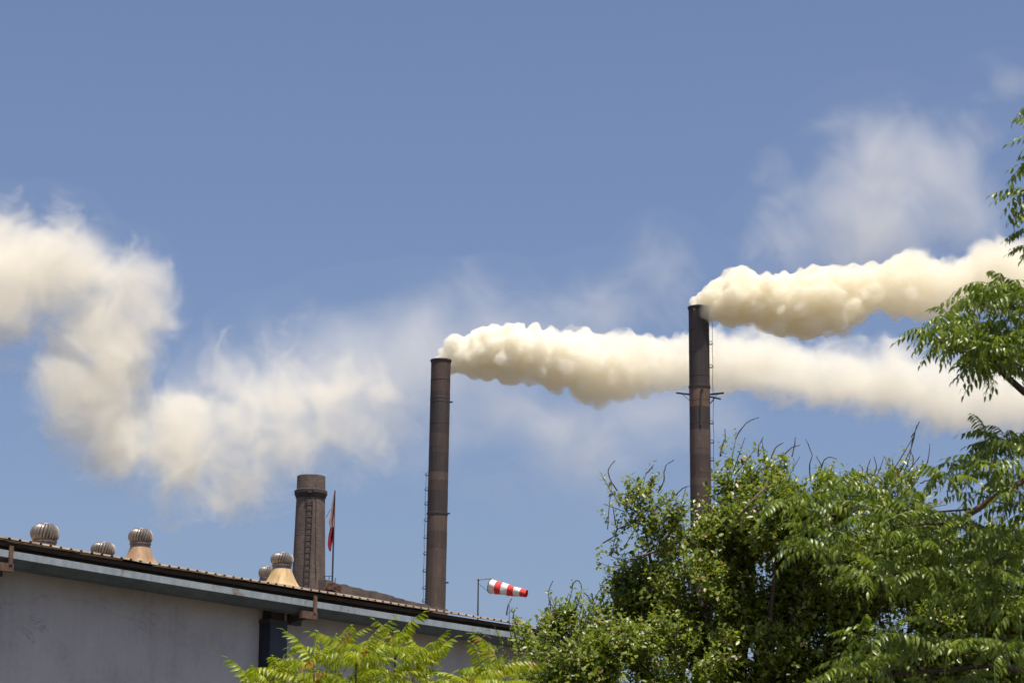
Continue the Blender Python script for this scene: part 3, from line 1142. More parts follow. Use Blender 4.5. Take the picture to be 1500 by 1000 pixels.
def plume(name, tab, Y, seed, label, mat, voxel, disp, dscale, x_end, heaps=(), grow=(0, 1, 0)):
    """tab: (px, py top, py bottom); fresh smoke leaving a stack, as heaped billows"""
    rs = random.Random(seed)
    balls = []
    px = tab[0][0]
    while px < x_end:
        yt, yb = interp(tab, px)
        mid, hr = (yt + yb) / 2, (yb - yt) / 2
        c = P(px, mid, Y)
        pm = F_PX / (c - CAM_O).length
        r = hr / pm * (1 + grow[2] * min(1.0, max(0.0, (px - grow[0]) / (grow[1] - grow[0]))))
        balls.append((c, (r * 0.80, r * 0.82, r * 0.80)))
        for _ in range(9):
            an = rs.uniform(0, 2 * math.pi)
            k = rs.uniform(0.24, 0.46)
            rr = r * (1.03 - k)
            dx = rs.uniform(-0.6, 0.6) * r
            balls.append((c + Vector((dx, rr * math.cos(an), rr * math.sin(an))), (r * k,) * 3))
        for _ in range(10 if px - tab[0][0] > 42 else 0):
            q = Vector((rs.gauss(0, 0.7), rs.gauss(0, 1), rs.gauss(0, 1))).normalized()
            k = rs.uniform(0.11, 0.20)
            balls.append((c + q * r * (1.02 - k * 0.7), (r * k,) * 3))
        px += max(4, hr * 0.42)
    for hx, hy, hr in heaps:
        c = P(hx, hy, Y) + Vector((0, rs.uniform(-0.5, 0.3), 0))
        r = hr / (F_PX / (c - CAM_O).length)
        balls.append((c, (r, r, r)))
        for _ in range(7):
            q = Vector((rs.gauss(0, 1), rs.gauss(0, 1), abs(rs.gauss(0.3, 1)))).normalized()
            k = rs.uniform(0.25, 0.45)
            balls.append((c + q * r * (1.06 - k), (r * k,) * 3))
    me = puff_union(name, balls, voxel, disp, dscale)
    o = link(name, me, mat, None, True)
    return tag(o, label, 'smoke', 'smoke plumes in the sky')


tabL = [(640, 523, 530), (646, 515, 534), (660, 503, 543), (690, 487, 551), (720, 479, 556), (750, 475, 559), (780, 478, 560), (805, 488, 565), (830, 482, 576),
        (868, 490, 594), (905, 486, 584), (940, 490, 580), (970, 496, 575), (1000, 490, 573), (1050, 484, 576), (1100, 476, 574), (1140, 482, 590), (1170, 492, 600), (1220, 498, 602),
        (1290, 503, 615), (1340, 512, 628), (1400, 520, 642), (1460, 525, 640), (1600, 520, 650)]
tabR = [(1016, 444, 453), (1022, 432, 458), (1040, 418, 470), (1060, 405, 480), (1085, 394, 478), (1120, 396, 474), (1150, 400, 490), (1190, 394, 497), (1215, 388, 486), (1250, 390, 468), (1290, 388, 458),
        (1335, 370, 468), (1370, 384, 468), (1410, 384, 458), (1450, 350, 450), (1490, 352, 452), (1560, 350, 460), (1650, 350, 470)]
xs = P(640, 530, 201.5).x
xe = P(1600, 560, 201.5).x


def spine_of(tab, Y, x0, x1):
    out = []
    for q in np.linspace(0, 1, 24):
        px = 0
        lo, hi = tab[0][0], tab[-1][0]
        for _ in range(30):
            px = (lo + hi) / 2
            if P(px, 500, Y).x < x0 + (x1 - x0) * q: lo = px
            else: hi = px
        yt, yb = interp(tab, px)
        a_, b_ = P(px, yt, Y), P(px, yb, Y)
        out.append((float(q), (a_.z + b_.z) / 2, (a_.z - b_.z) / 2))
    return out


mL = smoke_material('smoke_fresh_left', (0.9999, 0.974, 0.893), [(0, 2.1), (0.18, 1.5), (0.32, 0.8), (0.42, 0.55), (0.6, 0.45), (1, 0.38)], xs, xe, 0.32, 0.10,
                    spine=spine_of(tabL, 201.5, xs, xe), soft=[(0, 0.0), (0.15, 0.03), (0.35, 0.40), (0.6, 0.9), (1, 1.0)], yc=201.5, nsc=0.36, namp=2.8, off=1.22)
xs2 = P(1016, 450, 180).x
xe2 = P(1650, 450, 180).x
mR = smoke_material('smoke_fresh_right', (0.9999, 0.966, 0.86), [(0, 2.0), (0.3, 1.4), (0.55, 0.8), (0.75, 0.6), (1, 0.5)], xs2, xe2, 0.32, 0.09,
                    spine=spine_of(tabR, 180.0, xs2, xe2), soft=[(0, 0.0), (0.3, 0.04), (0.6, 0.45), (0.8, 0.7), (1, 0.9)], yc=180.0, nsc=0.5, namp=2.2, off=1.25)
plume('smoke_plume', tabL, 201.5, 3, 'long cream smoke plume from the smokestack behind the warehouse, passing behind the other stack', mL, 0.165, (1.05, 0.58, 0.26), (0.75, 1.7, 3.8), 1560,
      [(672, 512, 15), (705, 502, 22), (752, 500, 27), (784, 502, 25), (842, 512, 32), (872, 562, 34), (905, 514, 29), (960, 520, 27), (1050, 512, 32)], (960, 1180, 0.28))
plume('smoke_plume', tabR, 180.0, 5, 'thick yellowish smoke plume blowing right from the smokestack with side arms', mR, 0.155, (0.9, 0.48, 0.20), (0.75, 1.7, 3.8), 1600,
      [(1030, 440, 13), (1050, 426, 17), (1085, 417, 26), (1150, 426, 27), (1190, 470, 27), (1215, 418, 31), (1243, 416, 29), (1335, 400, 36), (1364, 408, 28), (1450, 376, 36), (1486, 384, 32)], (1260, 1460, 0.14))


def cloud_material(name, blobs, color, dens, nscale, amp, soft, step, detail=6, skin=0.0, aniso=0.2, warp=0.6, rough=0.6):
    """old drifting smoke: a field of soft blobs eroded by fractal noise"""
    m = bpy.data.materials.new(name)
    m.use_nodes = True
    nt = m.node_tree
    nt.nodes.remove(nt.nodes['Principled BSDF'])
    out = nt.nodes['Material Output']
    pv = N(nt, 'ShaderNodeVolumePrincipled')
    pv.inputs['Color'].default_value = (*color, 1)
    pv.inputs['Anisotropy'].default_value = aniso
    nt.links.new(pv.outputs[0], out.inputs['Volume'])
    pos = objvec(nt)
    v = None
    for c, r, w in blobs:
        ma = N(nt, 'ShaderNodeVectorMath', operation='MULTIPLY_ADD')
        nt.links.new(pos, ma.inputs[0])
        ma.inputs[1].default_value = [1 / x for x in r]
        ma.inputs[2].default_value = [-a / x for a, x in zip(c, r)]
        ln = N(nt, 'ShaderNodeVectorMath', operation='LENGTH')
        nt.links.new(ma.outputs[0], ln.inputs[0])
        f = math_node(nt, 'MULTIPLY_ADD', ln.outputs['Value'], -w, w)
        v = f if v is None else math_node(nt, 'SMOOTH_MAX', v, f, 0.25)
    nn = noise_node(nt, pos, nscale, detail, rough, warp)
    e = math_node(nt, 'MULTIPLY_ADD', math_node(nt, 'SUBTRACT', nn, 0.54), amp, v)
    mr = N(nt, 'ShaderNodeMapRange', interpolation_type='SMOOTHSTEP')
    mr.inputs['From Min'].default_value = 0.0
    mr.inputs['From Max'].default_value = soft
    mr.inputs['To Max'].default_value = dens
    nt.links.new(e, mr.inputs['Value'])
    nt.links.new(mr.outputs[0], pv.inputs['Density'])
    m.cycles.volume_step_rate = step
    if skin > 0:
        tr = N(nt, 'ShaderNodeBsdfTransparent')
        df = N(nt, 'ShaderNodeBsdfDiffuse')
        df.inputs['Color'].default_value = (*color, 1)
        ms = N(nt, 'ShaderNodeMixShader')
        ms.inputs[0].default_value = skin
        nt.links.new(tr.outputs[0], ms.inputs[1])
        nt.links.new(df.outputs[0], ms.inputs[2])
        nt.links.new(ms.outputs[0], out.inputs['Surface'])
    return m


def cloud(name, label, Y, spec, color, dens, nscale, amp, soft, step, **kw):
    """spec: (px, py, rx px, rz px, weight) in the photograph's pixels at distance Y"""
    blobs, balls = [], []
    for px, py, rx, rz, w in spec:
        c = P(px, py, Y)
        pm = F_PX / (c - CAM_O).length
        rr = (1.42 * rx / pm, 0.95 * (rx + rz) / 2 / pm, 1.42 * rz / pm)
        blobs.append((c, rr, w))
        balls.append((c, tuple(x * 1.14 for x in rr)))
    mt = cloud_material('smoke_' + str(len(bpy.data.materials)), blobs, color, dens, nscale, amp, soft, step, **kw)
    me = puff_union(name, balls, 0.5, None, None)
    o = link(name, me, mt, None, True)
    return tag(o, label, 'smoke', 'smoke plumes in the sky')


cloud('drifting_smoke', 'big old tan smoke cloud towering over the warehouse roof ventilators', 260.0,
      [(5, 412, 68, 96, 1.0), (62, 388, 82, 82, 1.0), (122, 385, 50, 52, 0.9), (185, 425, 55, 64, 1.0), (155, 485, 84, 84, 1.0), (135, 560, 88, 76, 0.95), (170, 630, 92, 66, 0.85),
       (250, 640, 100, 75, 0.7), (300, 690, 90, 65, 0.6), (340, 640, 120, 80, 0.50), (440, 595, 130, 90, 0.36), (-60, 420, 80, 100, 1.0)],
      (0.9995, 0.968, 0.882), 0.29, 0.20, 2.2, 0.58, 0.09, skin=0.004, detail=9, rough=0.64)
cloud('drifting_smoke', 'pale thin smoke band drifting behind the rusty smokestack above the warehouse', 270.0,
      [(330, 610, 120, 90, 0.8), (420, 580, 120, 105, 0.95), (520, 555, 115, 110, 0.95), (620, 520, 120, 95, 0.85), (720, 500, 120, 85, 0.8), (800, 500, 110, 80, 0.7), (900, 450, 90, 60, 0.7), (970, 410, 60, 70, 0.7),
       (960, 610, 120, 75, 0.7), (850, 650, 130, 80, 0.6), (740, 600, 110, 70, 0.55), (600, 620, 140, 80, 0.6)],
      (0.99, 0.975, 0.925), 0.115, 0.12, 1.35, 0.9, 0.16, skin=0.004)
cloud('drifting_smoke', 'faint high smoke veil above the plume of the stack with side arms', 240.0,
      [(1150, 355, 70, 60, 0.9), (1220, 300, 90, 80, 0.85), (1290, 240, 100, 90, 0.85), (1360, 250, 100, 80, 0.85), (1290, 340, 130, 80, 0.9), (1390, 330, 80, 60, 0.8), (1400, 220, 70, 60, 0.7), (1470, 130, 50, 40, 0.5)],
      (0.99, 0.975, 0.925), 0.125, 0.15, 1.7, 0.9, 0.16, skin=0.004)

# ------------------------------------------------------------------ foliage
def leaf_template(kind):
    """x along the leaf, y across, z its upper side"""
    if kind == 'small':       # short oval leaf, folded along the midrib
        v = [(0, 0, 0), (0.5, 0, -0.03), (1, 0, -0.10), (0.42, 0.30, 0.07), (0.42, -0.30, 0.07), (0.78, 0.22, 0.0), (0.78, -0.22, 0.0)]
        f3 = [(0, 1, 3), (0, 4, 1), (1, 2, 5), (1, 6, 2), (1, 5, 3), (1, 4, 6)]
    else:                     # long leaflet, arched down to a drawn-out tip
        v = [(0, 0, 0), (0.35, 0, 0.0), (0.70, 0, -0.07), (1, 0, -0.22), (0.28, 0.145, 0.05), (0.28, -0.145, 0.05), (0.66, 0.11, -0.02), (0.66, -0.11, -0.02)]
        f3 = [(0, 1, 4), (0, 5, 1), (1, 2, 6), (1, 6, 4), (1, 7, 2), (1, 5, 7), (2, 3, 6), (2, 7, 3)]
    return np.array(v, float), np.array(f3, int)


def norm(a):
    return a / np.maximum(np.linalg.norm(a, axis=-1, keepdims=True), 1e-9)


def place_leaves(tmpl, O_, X, Z, size, wide=1.0):
    T, Fc = tmpl
    X = norm(X)
    Y = norm(np.cross(Z, X))
    Z = np.cross(X, Y)
    s = np.asarray(size)[:, None, None]
    V = O_[:, None, :] + s * (T[None, :, 0:1] * X[:, None, :] + wide * T[None, :, 1:2] * Y[:, None, :] + T[None, :, 2:3] * Z[:, None, :])
    n, k = len(O_), len(T)
    Fa = (Fc[None] + (np.arange(n) * k)[:, None, None]).reshape(-1, 3)
    return V.reshape(-1, 3), Fa


def foliage_mesh(name, V, Fa, rnd):
    me = np_mesh(name, V, [Fa])
    a = me.attributes.new('rnd', 'FLOAT', 'POINT')
    a.data.foreach_set('value', np.ascontiguousarray(rnd, np.float32))
    return me


SMALL, LONG = leaf_template('small'), leaf_template('long')

# ---- the bushy tree: many small glossy leaves on short twigs
YT = 27.0
bush_c = P(1060, 1000, YT)
bush = empty('bushy_tree', (bush_c.x, bush_c.y, 0), 'large dark bushy tree of small glossy leaves with wiry bare tendrils, before the warehouse end', 'tree')
blobs = [(745, 955, 32, .3), (722, 940, 14, .3), (795, 952, 46, .9), (838, 932, 44, .9), (830, 985, 66, 1), (770, 1000, 45, 1), (895, 915, 55, 1), (892, 985, 80, 1), (938, 862, 42, .9), (958, 905, 66, 1),
         (893, 800, 20, .5), (940, 745, 42, .33), (905, 725, 20, .35), (985, 752, 26, .3), (965, 800, 40, .7), (1010, 815, 42, .9), (1035, 795, 30, .9), (1032, 890, 88, 1), (1000, 975, 85, 1),
         (1072, 790, 52, 1), (1085, 725, 40, .75), (1072, 672, 22, .7), (1110, 690, 30, .45), (1150, 705, 34, .4), (1130, 760, 58, 1), (1120, 850, 88, 1), (1110, 950, 92, 1),
         (1205, 745, 50, .9), (1220, 835, 86, 1), (1200, 935, 92, 1), (1290, 735, 46, .8), (1328, 705, 26, .35), (1345, 735, 22, .4), (1310, 820, 90, 1), (1300, 935, 100, 1), (1398, 850, 88, 1), (1400, 950, 100, 1),
         (1480, 850, 80, .9), (1490, 950, 90, 1), (1560, 920, 90, .8), (1000, 1080, 120, .5), (1200, 1090, 140, .5), (1400, 1090, 140, .5), (850, 1070, 90, .5)]
LO, LX, LZ, LS = [], [], [], []
TW = MB()
tw_count = 0


def twig_leaves(base, d, L, nl, size):
    """one leafy twig: alternate leaves along a slightly rising stem"""
    t = (np.arange(nl) + 0.6) / nl
    up = np.array((0, 0, 1.0))
    pts = base + d * (L * t)[:, None] + up * (0.10 * L * t ** 2)[:, None]
    az = np.arange(nl) * 2.4 + rng.uniform(0, 6.28)
    a = norm(np.cross(d, rng.normal(size=3)))
    b = np.cross(d, a)
    side = np.cos(az)[:, None] * a + np.sin(az)[:, None] * b
    X = norm(side + 0.55 * d + rng.normal(scale=0.25, size=(nl, 3)) + np.array((0, 0, 0.10)))
    Z = norm(np.array((0.0, -0.25, 0.9)) + 0.35 * d + rng.normal(scale=0.45, size=(nl, 3)))
    LO.append(pts); LX.append(X); LZ.append(Z)
    LS.append(size * rng.uniform(0.45, 1.22, nl) * rng.uniform(0.8, 1.15))


blob_w = []
for px, py, rp, dn in blobs:
    Yb = YT + rng.uniform(-1.0, 1.0) * (0.5 if rp < 50 else 0.8) - (0.5 if py > 880 else 0)
    c = np.array(P(px, py, Yb))
    r = rp / (F_PX / np.linalg.norm(c - np.array(CAM_O)))
    blob_w.append((c, r, py))
    nt_ = int(max(6, 62 * dn * (rp / 40.0) ** 2 * 3.9))
    for _ in range(nt_):
        q = rng.normal(size=3); q /= np.linalg.norm(q)
        if q[1] > 0.35 and rng.random() < 0.55: q[1] *= -1
        rad_ = r * rng.uniform(0.35, 1.0) ** 0.55
        pos = c + q * rad_ * np.array((1, 1.1, 0.95))
        # leave hollows so that dark depths and light sprays alternate
        hv = mnoise.noise(tuple(pos * 1.8)) + 0.5 * mnoise.noise(tuple(pos * 4.2))
        if hv < 0.0 and rng.random() < 0.88: continue
        d = norm(q * 0.8 + np.array((0, -0.1, 0.55)) + rng.normal(scale=0.4, size=3))
        twig_leaves(pos - d * 0.12, d, rng.uniform(0.16, 0.34), rng.integers(8, 14), 0.066)
        if rng.random() < 0.30:
            TW.tube([pos - d * 0.22, pos + d * 0.05, pos + d * 0.2], [0.006, 0.005, 0.003], 3, False)


def pxline(pts, Y, jit=0.0):
    return [P(x, y, Y + jit * i) for i, (x, y) in enumerate(pts)]


# leafy shoots that stand out of the crown against the sky
shoots = [[(890, 775), (892, 745), (896, 712)], [(922, 765), (937, 730), (946, 694)], [(958, 748), (976, 736), (992, 722)], [(1062, 745), (1067, 700), (1078, 642)], [(965, 806), (925, 822), (895, 830), (874, 822)],
          [(920, 824), (890, 812), (906, 797)], [(804, 905), (806, 888), (807, 872)], [(830, 890), (836, 872), (839, 858)], [(852, 892), (853, 878), (849, 866)], [(1092, 705), (1120, 684), (1148, 664)], [(1130, 720), (1160, 690), (1172, 668)],
          [(1300, 712), (1318, 690), (1330, 668)], [(1268, 720), (1280, 704), (1300, 690)], [(1040, 760), (1036, 740), (1050, 722)], [(752, 950), (746, 915), (746, 886)], [(720, 935), (708, 928), (700, 924)],
          [(915, 800), (930, 775), (938, 750)], [(985, 780), (990, 760), (1003, 742)], [(1010, 795), (1020, 778), (1028, 758)], [(1175, 715), (1185, 700)], [(1225, 712), (1232, 698)], [(1350, 735), (1362, 722)], [(940, 842), (962, 822), (990, 806)], [(868, 880), (880, 862), (890, 850)]]
for ln in shoots:
    w = pxline(ln, YT - 0.4 + random.uniform(-0.5, 0.5))
    for a, b_ in zip(w, w[1:]):
        L = (b_ - a).length
        for q in range(max(1, int(L / 0.11))):
            f0 = (q + rng.random()) / max(1, int(L / 0.11))
            p = np.array(a.lerp(b_, min(1, f0)))
            d = norm(np.array(b_ - a) + rng.normal(scale=0.10, size=3))
            twig_leaves(p, d, rng.uniform(0.09, 0.17), 6, 0.050)
    TW.tube(w, list(np.linspace(0.006, 0.0025, len(w))), 4, False)
Vb, Fb = place_leaves(SMALL, np.concatenate(LO), np.concatenate(LX), np.concatenate(LZ), np.concatenate(LS))
nl = len(Vb) // len(SMALL[0])
print('bush leaves', nl)
# neighbouring leaves of a spray are alike; each still has its own tone
rn = np.repeat(np.clip(0.25 + 0.75 * rng.random(nl), 0, 1) * rng.choice([0.7, 1.0], nl), len(SMALL[0]))
tag(link('foliage', foliage_mesh('foliage', Vb, Fb, rn), M['leaf_bush'], bush), kind='stuff')
tag(TW.build('twigs', M['twig'], bush), kind='stuff')
# trunk and limbs
tr = MB()
base = Vector((bush_c.x, bush_c.y + 0.3, 0))
fork = base + Vector((0.1, 0, 2.0))
tr.tube([base, base + Vector((0.05, 0.05, 1.0)), fork], [0.26, 0.20, 0.18], 12)
trunk = tr.build('trunk', M['bark'], bush, True)
for c, r, py in blob_w:
    if py > 1040 or r < 0.24: continue
    c = Vector(c)
    mid = fork.lerp(c, 0.55) + Vector((random.uniform(-.2, .2), random.uniform(-.2, .3), 0.25))
    mb = MB()
    mb.tube([fork - Vector((0, 0, 0.1)), fork.lerp(mid, 0.5) + Vector((0, 0, 0.1)), mid, mid.lerp(c, 0.6) + Vector((random.uniform(-.06, .06), 0, 0.03)), c], [0.075, 0.06, 0.040, 0.020, 0.005], 7)
    mb.build('branch', M['bark_dark'], bush, True)
# bare limbs one can see in front of the leaves
for ln, rr in (([(1080, 760), (1100, 735), (1122, 712)], 0.018), ([(835, 948), (845, 940), (850, 934)], 0.008), ([(892, 942), (897, 955), (905, 960)], 0.010), ([(880, 908), (900, 905), (915, 916)], 0.010), ([(928, 815), (945, 812), (960, 806)], 0.012)):
    mb = MB(); mb.tube(pxline(ln, YT - 1.2), [rr, rr * 0.8, rr * 0.5], 6)
    mb.build('branch', M['bark'], bush, True)
tendrils = [[(905, 718), (896, 706), (891, 692), (894, 682), (901, 674)], [(946, 694), (952, 688), (957, 681)], [(964, 720), (972, 705), (973, 690), (977, 680), (987, 673)], [(1055, 668), (1057, 655), (1062, 643), (1062, 628)],
            [(1078, 642), (1086, 628), (1095, 618), (1112, 611)], [(882, 795), (900, 785), (905, 775), (918, 770)], [(990, 725), (1000, 715), (1010, 712)], [(808, 898), (805, 880), (804, 865), (810, 850)], [(838, 862), (840, 853), (846, 850), (851, 855), (852, 866)],
            [(742, 900), (745, 885), (750, 876)], [(752, 905), (753, 894), (758, 889)], [(855, 868), (862, 874), (865, 882)], [(866, 868), (869, 878), (868, 884)], [(1188, 705), (1186, 680), (1190, 665), (1180, 643)], [(1200, 695), (1205, 678), (1212, 670), (1226, 672)],
            [(1206, 700), (1202, 680), (1196, 668)], [(1268, 700), (1270, 685), (1275, 672)], [(1276, 700), (1284, 685), (1280, 668)], [(1310, 740), (1322, 700), (1332, 668), (1338, 640), (1346, 618)], [(1300, 725), (1318, 692), (1335, 655), (1343, 622)], [(1296, 705), (1312, 682), (1326, 660), (1338, 640)],
            [(1328, 725), (1345, 700), (1358, 678), (1362, 650)], [(1336, 690), (1338, 672), (1334, 660)], [(1330, 690), (1340, 678), (1348, 668)], [(1348, 708), (1358, 703), (1370, 703), (1378, 710)], [(1345, 740), (1352, 728), (1362, 722)], [(1350, 748), (1358, 738), (1368, 736)],
            [(1110, 668), (1112, 652), (1118, 640)], [(1130, 672), (1136, 655), (1148, 648)], [(1150, 665), (1160, 655), (1172, 652)], [(1160, 668), (1164, 650), (1165, 640)], [(980, 752), (988, 740), (992, 728)], [(905, 775), (900, 760), (898, 742)], [(935, 840), (943, 828), (940, 818)], [(1262, 700), (1264, 688), (1258, 680)], [(1335, 640), (1340, 632), (1347, 617)]]
for ln in tendrils:
    w = pxline(ln, YT - 0.3)
    # smooth the line
    pts = []
    for i in range(len(w) - 1):
        p0, p1, p2, p3 = w[max(i - 1, 0)], w[i], w[i + 1], w[min(i + 2, len(w) - 1)]
        for t in (0, 0.34, 0.67):
            pts.append(0.5 * ((2 * p1) + (p2 - p0) * t + (2 * p0 - 5 * p1 + 4 * p2 - p3) * t * t + (3 * p1 - p0 - 3 * p2 + p3) * t ** 3) + Vector((random.uniform(-.004, .004), random.uniform(-.02, .02), random.uniform(-.004, .004))))
    pts.append(w[-1])
    mb = MB(); mb.tube(pts, list(np.linspace(0.0085, 0.004, len(pts))), 5)
    mb.build('tendril', M['twig'], bush)


# ---- pinnate fronds for the two other kinds of tree
def frond(L, pairs, ll, wide, droop, hang, fwd, seed, tip_young=False):
    """a pinnate leaf along +x: arched rachis with leaflets in pairs"""
    r_ = np.random.default_rng(seed)
    ts = np.linspace(0, 1, 10)
    curve = lambda t: np.stack([L * (t - 0.10 * droop * t ** 2), 0.05 * L * np.sin(t * 2.2 + seed) * t, L * (0.12 * np.sin(t * 2.0) - droop * t ** 2.1)], -1)
    Os, Xs, Zs, Ss = [], [], [], []
    for i in range(pairs):
        t = 0.16 + 0.80 * (i + 0.5) / pairs
        for sgn in (-1, 1):
            if r_.random() < 0.06: continue              # a leaflet lost here and there
            tt = t + sgn * 0.012
            p = curve(np.array([tt]))[0]
            p2 = curve(np.array([min(1, tt + 0.03)]))[0]
            ax = norm(p2 - p)
            side = norm(np.cross((0, 0, 1.0), ax)) * sgn
            X = norm(side * 1.0 + ax * fwd + np.array((0, 0, -hang)) + r_.normal(scale=0.13, size=3))
            Z = norm(np.array((0, 0, 1.0)) + side * 0.45 * hang + r_.normal(scale=0.22, size=3))
            s = ll * (0.72 + 0.42 * math.sin(math.pi * (0.18 + 0.72 * t))) * r_.uniform(0.88, 1.1)
            Os.append(p); Xs.append(X); Zs.append(Z); Ss.append(s)
    p = curve(np.array([1.0]))[0]
    Os.append(p); Xs.append(norm(p - curve(np.array([0.95]))[0])); Zs.append(np.array((0, 0, 1.0))); Ss.append(ll * 0.9)
    V, Fa = place_leaves(LONG, np.array(Os), np.array(Xs), np.array(Zs), np.array(Ss), wide)
    k = len(LONG[0])
    tone = r_.random(len(Os)) * 0.75
    if tip_young:
        tone = np.clip(tone * 0.85 + 0.1, 0, 1)
        tone[-5:] = 0.985
    rn = np.repeat(tone, k)
    # rachis as a three-sided stem
    rc = curve(ts)
    rv, rf = [], []
    for i, p in enumerate(rc):
        w_ = 0.0032 * (1 - 0.6 * ts[i])
        rv += [p + np.array((0, w_, 0)), p + np.array((0, -w_, 0)), p + np.array((0, 0, -w_ * 1.4))]
    b = len(V)
    for i in range(len(rc) - 1):
        for j in range(3):
            a0, a1 = b + i * 3 + j, b + i * 3 + (j + 1) % 3
            rf += [(a0, a1, a1 + 3), (a0, a1 + 3, a0 + 3)]
    V = np.concatenate([V, np.array(rv)])
    Fa = np.concatenate([Fa, np.array(rf)])
    rn = np.concatenate([rn, np.full(len(rv), 0.6)])
    return V, Fa, rn


def rosette(node, nf, pitch_lo, pitch_hi, scale, out=None, sector=None):
    """frames of the fronds round a twig end"""
    fr = []
    y0 = random.uniform(0, 6.28)
    for i in range(nf):
        yaw = y0 + i * 2.399
        if sector: yaw = random.uniform(*sector)
        pit = R(random.uniform(pitch_lo, pitch_hi))
        Mx = Matrix.Translation(node) @ Matrix.Rotation(yaw, 4, 'Z') @ Matrix.Rotation(-pit, 4, 'Y') @ Matrix.Rotation(random.uniform(-0.5, 0.5), 4, 'X') @ Matrix.Scale(scale * random.uniform(0.8, 1.15), 4)
        fr.append(Mx)
    return fr


def set_fronds(tree, variants, frames, mat, limit=290):
    """the largest fronds in view as parts that share meshes; what is left as one mesh"""
    meshes = []
    for i, (V, Fa, rn) in enumerate(variants):
        me = foliage_mesh('frond', V, Fa, rn)
        me.materials.append(mat)
        meshes.append(me)

    def key(Mx):
        p = Mx.translation
        q = CAM_M.inverted() @ p
        x, y = 750 + q.x / -q.z * F_PX, 500 - q.y / -q.z * F_PX
        inside = -25 < x < 1525 and -25 < y < 1025
        return (0 if inside else 1, p.y)
    frames = sorted(frames, key=key)
    L0 = Matrix.Translation(-Vector(tree.location))
    for i, Mx in enumerate(frames[:limit]):
        o = bpy.data.objects.new('frond', meshes[i % len(meshes)])
        COL.objects.link(o)
        o.parent = tree
        o.matrix_parent_inverse = L0
        o.matrix_basis = Mx
    rest = frames[limit:]
    if rest:
        Vs, Fs, Rs, b = [], [], [], 0
        for i, Mx in enumerate(rest):
            V, Fa, rn = variants[i % len(variants)]
            m3 = np.array(Mx)
            Vs.append(V @ m3[:3, :3].T + m3[:3, 3]); Fs.append(Fa + b); Rs.append(np.clip(rn + rng.uniform(-0.2, 0.2), 0, 0.95))
            b += len(V)
        tag(link('foliage', foliage_mesh('foliage', np.concatenate(Vs), np.concatenate(Fs), np.concatenate(Rs)), mat, tree), kind='stuff')
    print(tree.name, 'fronds', len(frames))


# ---- drooping neem on the right, nearer than the bush
YN = 18.0
nbase = P(1640, 1000, YN + 0.6)
neem = empty('neem_tree', (nbase.x, nbase.y, 0), 'neem tree with drooping feathery green leaves reaching in at the right edge', 'tree')
nb = [(1428, 478, 62, 42, 14), (1397, 496, 36, 26, 7), (1478, 436, 36, 24, 8), (1475, 505, 40, 40, 9), (1440, 430, 24, 12, 3), (1450, 520, 40, 20, 3), (1530, 470, 30, 50, 5),
      (1400, 692, 22, 14, 3), (1445, 665, 34, 20, 5), (1492, 650, 30, 20, 5), (1470, 715, 40, 30, 6), (1510, 720, 20, 40, 3),
      (1185, 735, 40, 18, 5), (1240, 715, 36, 14, 5), (1295, 745, 50, 18, 6), (1200, 790, 50, 22, 5), (1285, 815, 50, 30, 5), (1370, 775, 46, 30, 6), (1440, 795, 60, 36, 9), (1385, 850, 50, 34, 6), (1460, 870, 60, 40, 9),
      (1290, 955, 60, 30, 7), (1375, 935, 60, 24, 5), (1240, 980, 34, 16, 4), (1470, 950, 40, 36, 5), (1540, 850, 40, 80, 5), (1350, 1010, 90, 20, 5)]
limb_nodes = [(1575, 640), (1545, 775)]
nframes = []
stems = MB()
crown_pt = P(1690, 640, YN + 0.5)
ntr = MB()
tb = Vector((nbase.x + 0.35, nbase.y, 0))
ntr.tube([tb, tb + Vector((0.03, 0, 1.5)), tb + Vector((-0.02, 0.05, 3.0)), crown_pt, crown_pt + Vector((0.15, 0, 2.2))], [0.16, 0.13, 0.115, 0.09, 0.05], 12)
ntr.build('trunk', M['bark'], neem, True)


def limb(ln, r0, r1, Y, Yj=0.0, mat='bark', join=True):
    w = pxline(ln, Y, Yj)
    if join:
        w = [Vector((crown_pt.x, crown_pt.y, w[0].z - 0.25))] + w
    mb = MB(); mb.tube(w, list(np.linspace(r0, r1, len(w))), 8)
    mb.build('branch', M[mat], neem, True)
    return w


limb([(1560, 610), (1500, 574), (1462, 540), (1440, 505), (1432, 470)], 0.04, 0.010, YN, 0, 'bark_dark')
limb([(1600, 650), (1560, 672), (1500, 704), (1462, 724), (1430, 744), (1412, 756)], 0.032, 0.012, YN - 0.35, 0)
limb([(1462, 727), (1432, 748), (1400, 766), (1352, 767), (1320, 772), (1300, 768)], 0.013, 0.008, YN - 0.2, 0, join=False)
limb([(1560, 880), (1450, 872), (1330, 836), (1290, 848), (1252, 863)], 0.024, 0.007, YN + 0.1, 0)
limb([(1560, 990), (1450, 975), (1330, 985), (1270, 992)], 0.024, 0.010, YN + 0.2, 0, 'bark_dark')
limb([(1580, 420), (1545, 300), (1530, 180), (1528, 100)], 0.040, 0.014, YN, 0)
limb([(1430, 745), (1340, 752), (1260, 745), (1190, 760)], 0.008, 0.005, YN + 0.3, 0.04, 'bark', join=False)
for px, py, rx, ry, n in nb:
    for _ in range(n):
        a = random.uniform(0, 6.28); q = math.sqrt(random.random())
        x, y = px + rx * q * math.cos(a), py + ry * q * math.sin(a)
        dep = YN + random.uniform(-0.55, 0.55)
        node = P(x, y, dep)
        nframes += rosette(node, random.randint(5, 7), -25, 38, 1.0)
        c = P(px + rx * 0.3, py + ry * 0.8, YN)
        stems.tube([c, c.lerp(node, 0.5) + Vector((0, 0, -0.02)), node], [0.008, 0.006, 0.004], 4, False)
